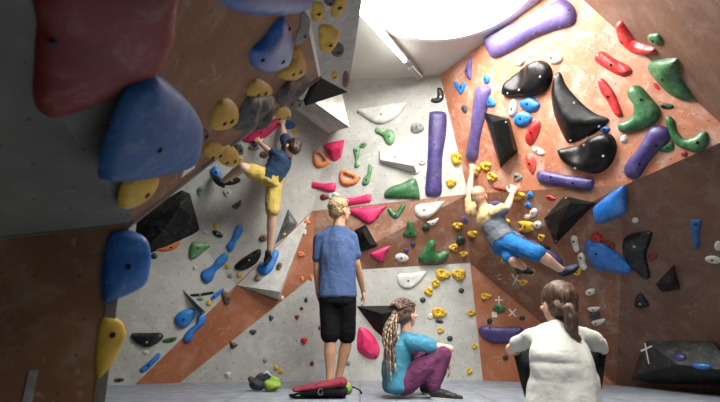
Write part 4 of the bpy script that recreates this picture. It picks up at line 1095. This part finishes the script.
def hairc(bm):
    def b(q, s): add_ball(bm, hC + RC @ (Vector(q) * 1.08), tuple(v * 1.08 for v in s), RC, 3)
    b((0, -.018, .040), (.087, .102, .088)); b((0, -.045, .0), (.080, .072, .074))
HCc = wear(C1, 'hair', hairc, HRM, .006, 3, wr=.007, ws=22, st=(1, 1, .4), seed=13)
tq = hC + RC @ Vector((.015, -.128, -.012)); tq = Vector((atY(563, 314, tq.y).x, tq.y, tq.z))
def pony(bm):
    pts = [tq + Vector(q) for q in ((-.01, .03, .012), (0, 0, 0), (.018, -.030, -.012), (.024, -.040, -.055), (.022, -.034, -.100), (.034, -.026, -.135), (.058, -.03, -.160))]
    chain(bm, pts, [.032, .020, .036, .040, .034, .024, .010], 2)
wear(C1, 'ponytail', pony, HRM, .005, 2, wr=.010, ws=26, st=(1, 1, .25), seed=14)
bm = bmesh.new(); bmesh.ops.create_uvsphere(bm, u_segments=16, v_segments=8, radius=.026); bmesh.ops.transform(bm, matrix=Matrix.Translation(tq) @ Matrix.Diagonal((1, .6, 1, 1)), verts=bm.verts)
mesh_obj('hair_tie', bm, mat_plain('brown_elastic', (70, 48, 34), .8), C1, True)
eyes(C1, hC, RC, 1.04)
settle(C1, Vector((hipc.x, hipc.y, 0)))

# ===== climber on the left wall
nW = FAC['K2'][1]
def W(px, py, o_): return onwall(px, py, o_, 'K2')
hD = W(291.5, 149, .42); nkD = W(287, 151, .33)
s1, s2 = W(287, 146, .24), W(280, 157, .40)
e1, w1 = W(284, 134, .14), W(282.5, 124.5, .07)
e2, w2 = W(270, 152, .30), W(260, 143, .10)
hpA, hpB = W(272, 182, .26), W(269, 177, .40)     # right (straight) leg and left (bent) leg
hpA, hpB = W(274, 181, .30), W(267, 178, .34)
k1, a1 = W(272, 213, .38), W(269.5, 250, .24)
k2, a2 = W(243, 167, .52), W(222, 182, .20)
mD = (hpA + hpB) / 2
upD = (nkD - mD).normalized()
latD = (s1 - s2).normalized(); latH = (latD * .5 + (hpA - hpB).normalized() * .5).normalized()
RD = head_frame(Vector((-.55, .55, -.15)) , (upD + Vector((.3, 0, .3))))
RD = head_frame(Vector((-.75, .60, .0)), Vector((.45, 0, 1)))
def climb1(bm):
    torso(bm, [mD, mD.lerp(nkD, .5), nkD - upD * .09], latH, latD, None, [.135, .118, .140, .13], [.10, .088, .10, .085])
    add_cone(bm, nkD - upD * .07, hD - RD @ Vector((0, 0, .03)), .058, .050); head(bm, hD, RD, .97)
    p, r = leg_pts(hpA, k1, a1, .95); limb(bm, p, r); p, r = leg_pts(hpB, k2, a2, .95); limb(bm, p, r)
    p, r = arm_pts(s1, e1, w1, .92); limb(bm, p, r); hand(bm, w1, W(283, 119, .05) - w1, -nW, Vector((-1, 0, 0)), .5, .95)
    p, r = arm_pts(s2, e2, w2, .92); limb(bm, p, r); hand(bm, w2, W(256, 138, .04) - w2, -nW, Vector((1, 0, .3)), .4, .95)
D1 = person('male climber stretched high on the left grey wall in a navy t-shirt and yellow shorts', climb1, SK2)
def teed(bm):
    torso(bm, [mD + upD * .0, mD.lerp(nkD, .5), nkD - upD * .04], latH, latD, None, [.165, .158, .160, .172, .11], [.125, .115, .118, .118, .08])
    for s, e in ((s1, e1), (s2, e2)): limb(bm, [nkD.lerp(s, .5) - upD * .03, s, s.lerp(e, .35), s.lerp(e, .6)], [.058, .066, .064, .064])
wear(D1, 'shirt', teed, mat_cloth('navy_cotton', (52, 74, 104), .25, .5), wr=.010, ws=8, seed=21)
def shd(bm):
    torso(bm, [mD - upD * .03, mD + upD * .07], latH, latH, None, [.165, .16], [.13, .12], 5)
    for h, k, f in ((hpA, k1, .92), (hpB, k2, .70)): limb(bm, [h, h.lerp(k, .5), h.lerp(k, f)], [.090, .086, .080])
wear(D1, 'shorts', shd, mat_cloth('yellow_cotton', (208, 184, 98), .15, .5), wr=.009, ws=10, seed=22)
def hrd(bm):
    def b(q, s): add_ball(bm, hD + RD @ Vector(q), s, RD, 3)
    b((0, -.024, .046), (.083, .094, .082)); b((0, -.050, .0), (.076, .062, .072)); b((0, .03, .09), (.062, .055, .034))
wear(D1, 'hair', hrd, mat_hair('dark_brown_hair', (34, 24, 18), (70, 50, 36), (30, 30, 30)), .006, 2, wr=.005, ws=28, seed=23)
eyes(D1, hD, RD, .97)
shoe(D1, a1 + Vector((0, -.03, -.05)), onwall(265.5, 261.5, .13, 'K2'), RUBBER, RUBBER, .95, up=Vector((0, -.6, .6)), ankle=a1)
shoe(D1, a2 + Vector((.01, 0, -.03)), onwall(214, 176, .06, 'K2'), RUBBER, RUBBER, .95, up=Vector((-.3, -.5, .6)), ankle=a2)
settle(D1, mD.copy())

# ===== climber on the orange wall
nV = FAC['U'][1]
def V_(px, py, o_): return onwall(px, py, o_, 'U')
hE = V_(479, 197, .34); nkE = V_(483, 208, .33)
t1, t2 = V_(472, 211, .28), V_(495, 212, .38)
f1, x1 = V_(469, 193, .22), V_(471.5, 175, .09)
f2, x2 = V_(507, 208, .30), V_(512, 195, .11)
q1, q2 = V_(501, 244, .28), V_(507, 242, .36)
kk1, aa1 = V_(512, 259, .40), V_(524, 268, .14)
kk2, aa2 = V_(539, 254, .40), V_(563, 271, .14)
mE = (q1 + q2) / 2; upE = (nkE - mE).normalized(); latE = (t2 - t1).normalized(); latF = (latE * .6 + (q2 - q1).normalized() * .4).normalized()
RE = head_frame(Vector((.35, .85, .25)), Vector((-.15, 0, 1)))
midE = mE.lerp(nkE, .5)
def climb2(bm):
    torso(bm, [mE, midE, nkE - upE * .09], latF, latE, None, [.14, .122, .150, .14], [.10, .09, .105, .085])
    add_cone(bm, nkE - upE * .07, hE - RE @ Vector((0, 0, .03)), .060, .052); head(bm, hE, RE, .98)
    p, r = leg_pts(q1, kk1, aa1, .95); limb(bm, p, r); p, r = leg_pts(q2, kk2, aa2, .95); limb(bm, p, r)
    p, r = arm_pts(t1, f1, x1, 1.); limb(bm, p, r); hand(bm, x1, V_(473, 167.5, .07) - x1, -nV, Vector((1, .3, 0)), .5, 1.)
    p, r = arm_pts(t2, f2, x2, 1.); limb(bm, p, r); hand(bm, x2, V_(514, 188, .07) - x2, -nV, Vector((-1, 0, 0)), .5, 1.)
E_1 = person('shaven blond climber on the orange wall in a tan and grey t-shirt and blue shorts', climb2, SK2)
def teee(bm):
    torso(bm, [mE + upE * .03, midE, nkE - upE * .04], latF, latE, None, [.175, .168, .168, .182, .12], [.128, .118, .120, .120, .085])
    for s, e in ((t1, f1), (t2, f2)): limb(bm, [nkE.lerp(s, .5) - upE * .03, s, s.lerp(e, .35), s.lerp(e, .55)], [.060, .070, .066, .066])
TE = mat_cloth('tan_and_grey_cotton', (214, 180, 128), .12, .5)
# the shirt changes from tan to grey across its middle: a printed colour block along the body axis
nt = TE.node_tree; bs = nt.nodes['Principled BSDF']; src = bs.inputs['Base Color'].links[0].from_socket
tcn = N(nt, 'ShaderNodeTexCoord'); dp = N(nt, 'ShaderNodeVectorMath', operation='DOT_PRODUCT'); dp.inputs[1].default_value = upE
nt.links.new(tcn.outputs['Object'], dp.inputs[0])
stp = ramp(nt, dp.outputs['Value'], [(.235, G1), (.25, G0)])
nt.links.new(mixc(nt, stp, src, lin((112, 116, 124))), bs.inputs['Base Color'])
wear(E_1, 'shirt', teee, TE, wr=.012, ws=8, seed=31, label='tan t-shirt with a grey lower half')
def she(bm):
    torso(bm, [mE - upE * .03, mE + upE * .07], latF, latF, None, [.165, .165], [.13, .12], 5)
    for h, k, f in ((q1, kk1, .85), (q2, kk2, .95)): limb(bm, [h, h.lerp(k, .5), h.lerp(k, f)], [.088, .080, .074])
wear(E_1, 'shorts', she, mat_cloth('blue_nylon', (40, 112, 176), .2, .6), wr=.010, ws=8, seed=32)
def hre(bm):
    def b(q, s): add_ball(bm, hE + RE @ (Vector(q)), s, RE, 3)
    b((0, -.018, .036), (.077, .093, .079)); b((0, -.045, .0), (.069, .058, .062))
wear(E_1, 'hair', hre, mat_hair('short_blond_hair', (170, 132, 104), (214, 180, 150), (60, 60, 60)), .006, 3, wr=.002, ws=60, seed=33)
eyes(E_1, hE, RE, .98)
NAVY = mat_plain('navy_shoe', (40, 46, 70), .6)
shoe(E_1, aa1 + Vector((-.01, 0, -.02)), V_(531, 271, .06), NAVY, RUBBER, .95, up=Vector((-.5, -.4, .6)), ankle=aa1)
shoe(E_1, aa2 + Vector((-.01, 0, -.02)), V_(575, 266, .07), NAVY, RUBBER, .95, up=Vector((-.6, -.3, .4)), ankle=aa2)
settle(E_1, mE.copy())

# ---------- bags on the mat
def thing(name, label, cat, loc):
    o = bpy.data.objects.new(name, None); COL.objects.link(o); o.location = loc; return tag(o, label, cat)
bp = atZ(321, 398.5, 0); s = bp.y / F * .97
rt = thing('backpack', 'red and black backpack lying flat on the mat in front of the standing man', 'bag', Vector((bp.x, bp.y, 0)))
REDB, BLKB, GRNB = mat_cloth('red_nylon', (142, 54, 68), .4, .7), mat_cloth('black_nylon', (26, 26, 30), .3, .5), mat_cloth('green_nylon', (116, 150, 62), .3, .6)
def part(name, spec, mat, par, vox=.006, wr=.004, ws=18, seed=0):
    bm = bmesh.new(); spec(bm); me = bpy.data.meshes.new(name); bm.to_mesh(me); bm.free(); me.materials.append(mat)
    o = link(bpy.data.objects.new(name, me)); remesh(o, vox, 3); displace(o, wr, ws, seed=seed); o.parent = par; return o
def low(bm):
    for i in range(15):
        t = i / 14; x = -.13 + .29 * t; r_ = .040 + .016 * math.sin(t * 2.6); add_ball(bm, Vector((x, .06, r_)), (.05, .12, r_), sub=3)
def topb(bm):
    for i in range(17):
        t = i / 16; x = -.19 + .35 * t; add_ball(bm, Vector((x, .06, .062 + .052 * t)), (.045, .13, .020 + .022 * t), sub=3)
part('body', low, BLKB, rt, seed=1); part('lid', topb, REDB, rt, seed=2)
bm = bmesh.new(); chain(bm, [Vector((-.13, -.05, .05)), Vector((-.20, -.06, .035)), Vector((-.24, -.05, .03)), Vector((-.20, -.04, .012)), Vector((-.12, -.03, .012))], [.010, .009, .009, .009, .010], 1)
mesh_obj('strap', bm, BLKB, rt, True)
bm = bmesh.new()
for k in range(13):
    a0, a1_ = 2 * math.pi * k / 12, 2 * math.pi * (k + 1) / 12
    add_cone(bm, Vector((.0 + .018 * math.cos(a0), -.065, .055 + .024 * math.sin(a0))), Vector((.0 + .018 * math.cos(a1_), -.065, .055 + .024 * math.sin(a1_))), .003, .003, 6)
mesh_obj('carabiner', bm, mat_plain('alloy', (150, 150, 155), .3, .8), rt, True)
gp = atZ(343, 394.5, 0)
g = thing('chalk_bag', 'small green and orange chalk bag with a cord beside the red backpack', 'bag', Vector((gp.x, gp.y, 0)))
part('body', lambda bm: [add_ball(bm, Vector((0, 0, .045)), (.06, .05, .045), sub=3), add_ball(bm, Vector((.035, 0, .04)), (.045, .045, .04), sub=3)], GRNB, g, seed=3)
part('collar', lambda bm: [add_ball(bm, Vector((-.045, -.01, .065)), (.028, .04, .042), sub=3)], mat_cloth('orange_nylon', (206, 96, 70), .2, .5), g, seed=4)
bm = bmesh.new(); chain(bm, [Vector((.06, 0, .06)), Vector((.10, -.01, .055)), Vector((.14, -.02, .035)), Vector((.155, -.02, .012))], [.007, .006, .006, .009], 1); mesh_obj('cord', bm, BLKB, g, True)
cp = atZ(264, 391, 0)
g = thing('shoe_bag', 'crumpled dark grey and lime green bag lying on the mat near the left wall', 'bag', Vector((cp.x, cp.y, 0)))
def dk(bm):
    add_ball(bm, Vector((-.06, 0, .06)), (.075, .07, .058), sub=3); add_ball(bm, Vector((-.02, 0, .11)), (.06, .05, .045), sub=3); add_ball(bm, Vector((.02, .01, .135)), (.035, .04, .03), sub=3); add_ball(bm, Vector((-.12, 0, .10)), (.03, .03, .025), sub=3)
part('body', dk, mat_cloth('charcoal_nylon', (66, 68, 74), .3, .7), g, wr=.012, ws=20, seed=5)
part('pocket', lambda bm: [add_ball(bm, Vector((.07, -.02, .05)), (.085, .07, .05), sub=3), add_ball(bm, Vector((.09, 0, .09)), (.05, .05, .035), sub=3)], mat_cloth('lime_nylon', (140, 168, 72), .3, .7), g, wr=.012, ws=18, seed=6)
bm = bmesh.new(); chain(bm, [Vector((-.02, -.03, .14)), Vector((.03, -.05, .165)), Vector((.07, -.05, .13))], [.008] * 3, 1); mesh_obj('strap', bm, mat_plain('white_webbing', (200, 200, 200), .8), g, True)
# ---------- light: daylight through the round skylight, soft daylight from the hall behind the camera
ld = bpy.data.lights.new('skylight_daylight', 'AREA'); ld.shape = 'DISK'; ld.size = 2 * SR - .1; ld.energy = 140; ld.color = (1, .985, .95)
lo = bpy.data.objects.new('skylight_daylight', ld); COL.objects.link(lo); lo.location = (SC.x, SC.y, ZC + .08)
ld = bpy.data.lights.new('hall_daylight', 'AREA'); ld.shape = 'RECTANGLE'; ld.size = 2.0; ld.size_y = 1.6; ld.energy = 96; ld.color = (1, .985, .95); ld.spread = math.radians(95)
lo = bpy.data.objects.new('hall_daylight', ld); COL.objects.link(lo); lo.location = (.75, 1.5, 3.42); lo.rotation_euler = (math.radians(36), 0, math.radians(14))
w = bpy.data.worlds.new('World'); scene.world = w; w.use_nodes = True
w.node_tree.nodes['Background'].inputs[0].default_value = (1, .98, .95, 1); w.node_tree.nodes['Background'].inputs[1].default_value = .025
cd = bpy.data.cameras.new('Camera'); cam = bpy.data.objects.new('Camera', cd); COL.objects.link(cam); scene.camera = cam
cd.sensor_width = 36; cd.lens = 36 * F / 720; cd.clip_start = .05
cam.location = CAM; cam.rotation_euler = (math.pi / 2 + PITCH, 0, 0)
cd.dof.use_dof = True; cd.dof.focus_distance = 4.6; cd.dof.aperture_fstop = 2.4
scene.view_settings.view_transform = 'Standard'; scene.view_settings.look = 'None'; scene.view_settings.exposure = .1; scene.view_settings.gamma = 1
scene.cycles.use_denoising = True
scene.cycles.max_bounces = 6
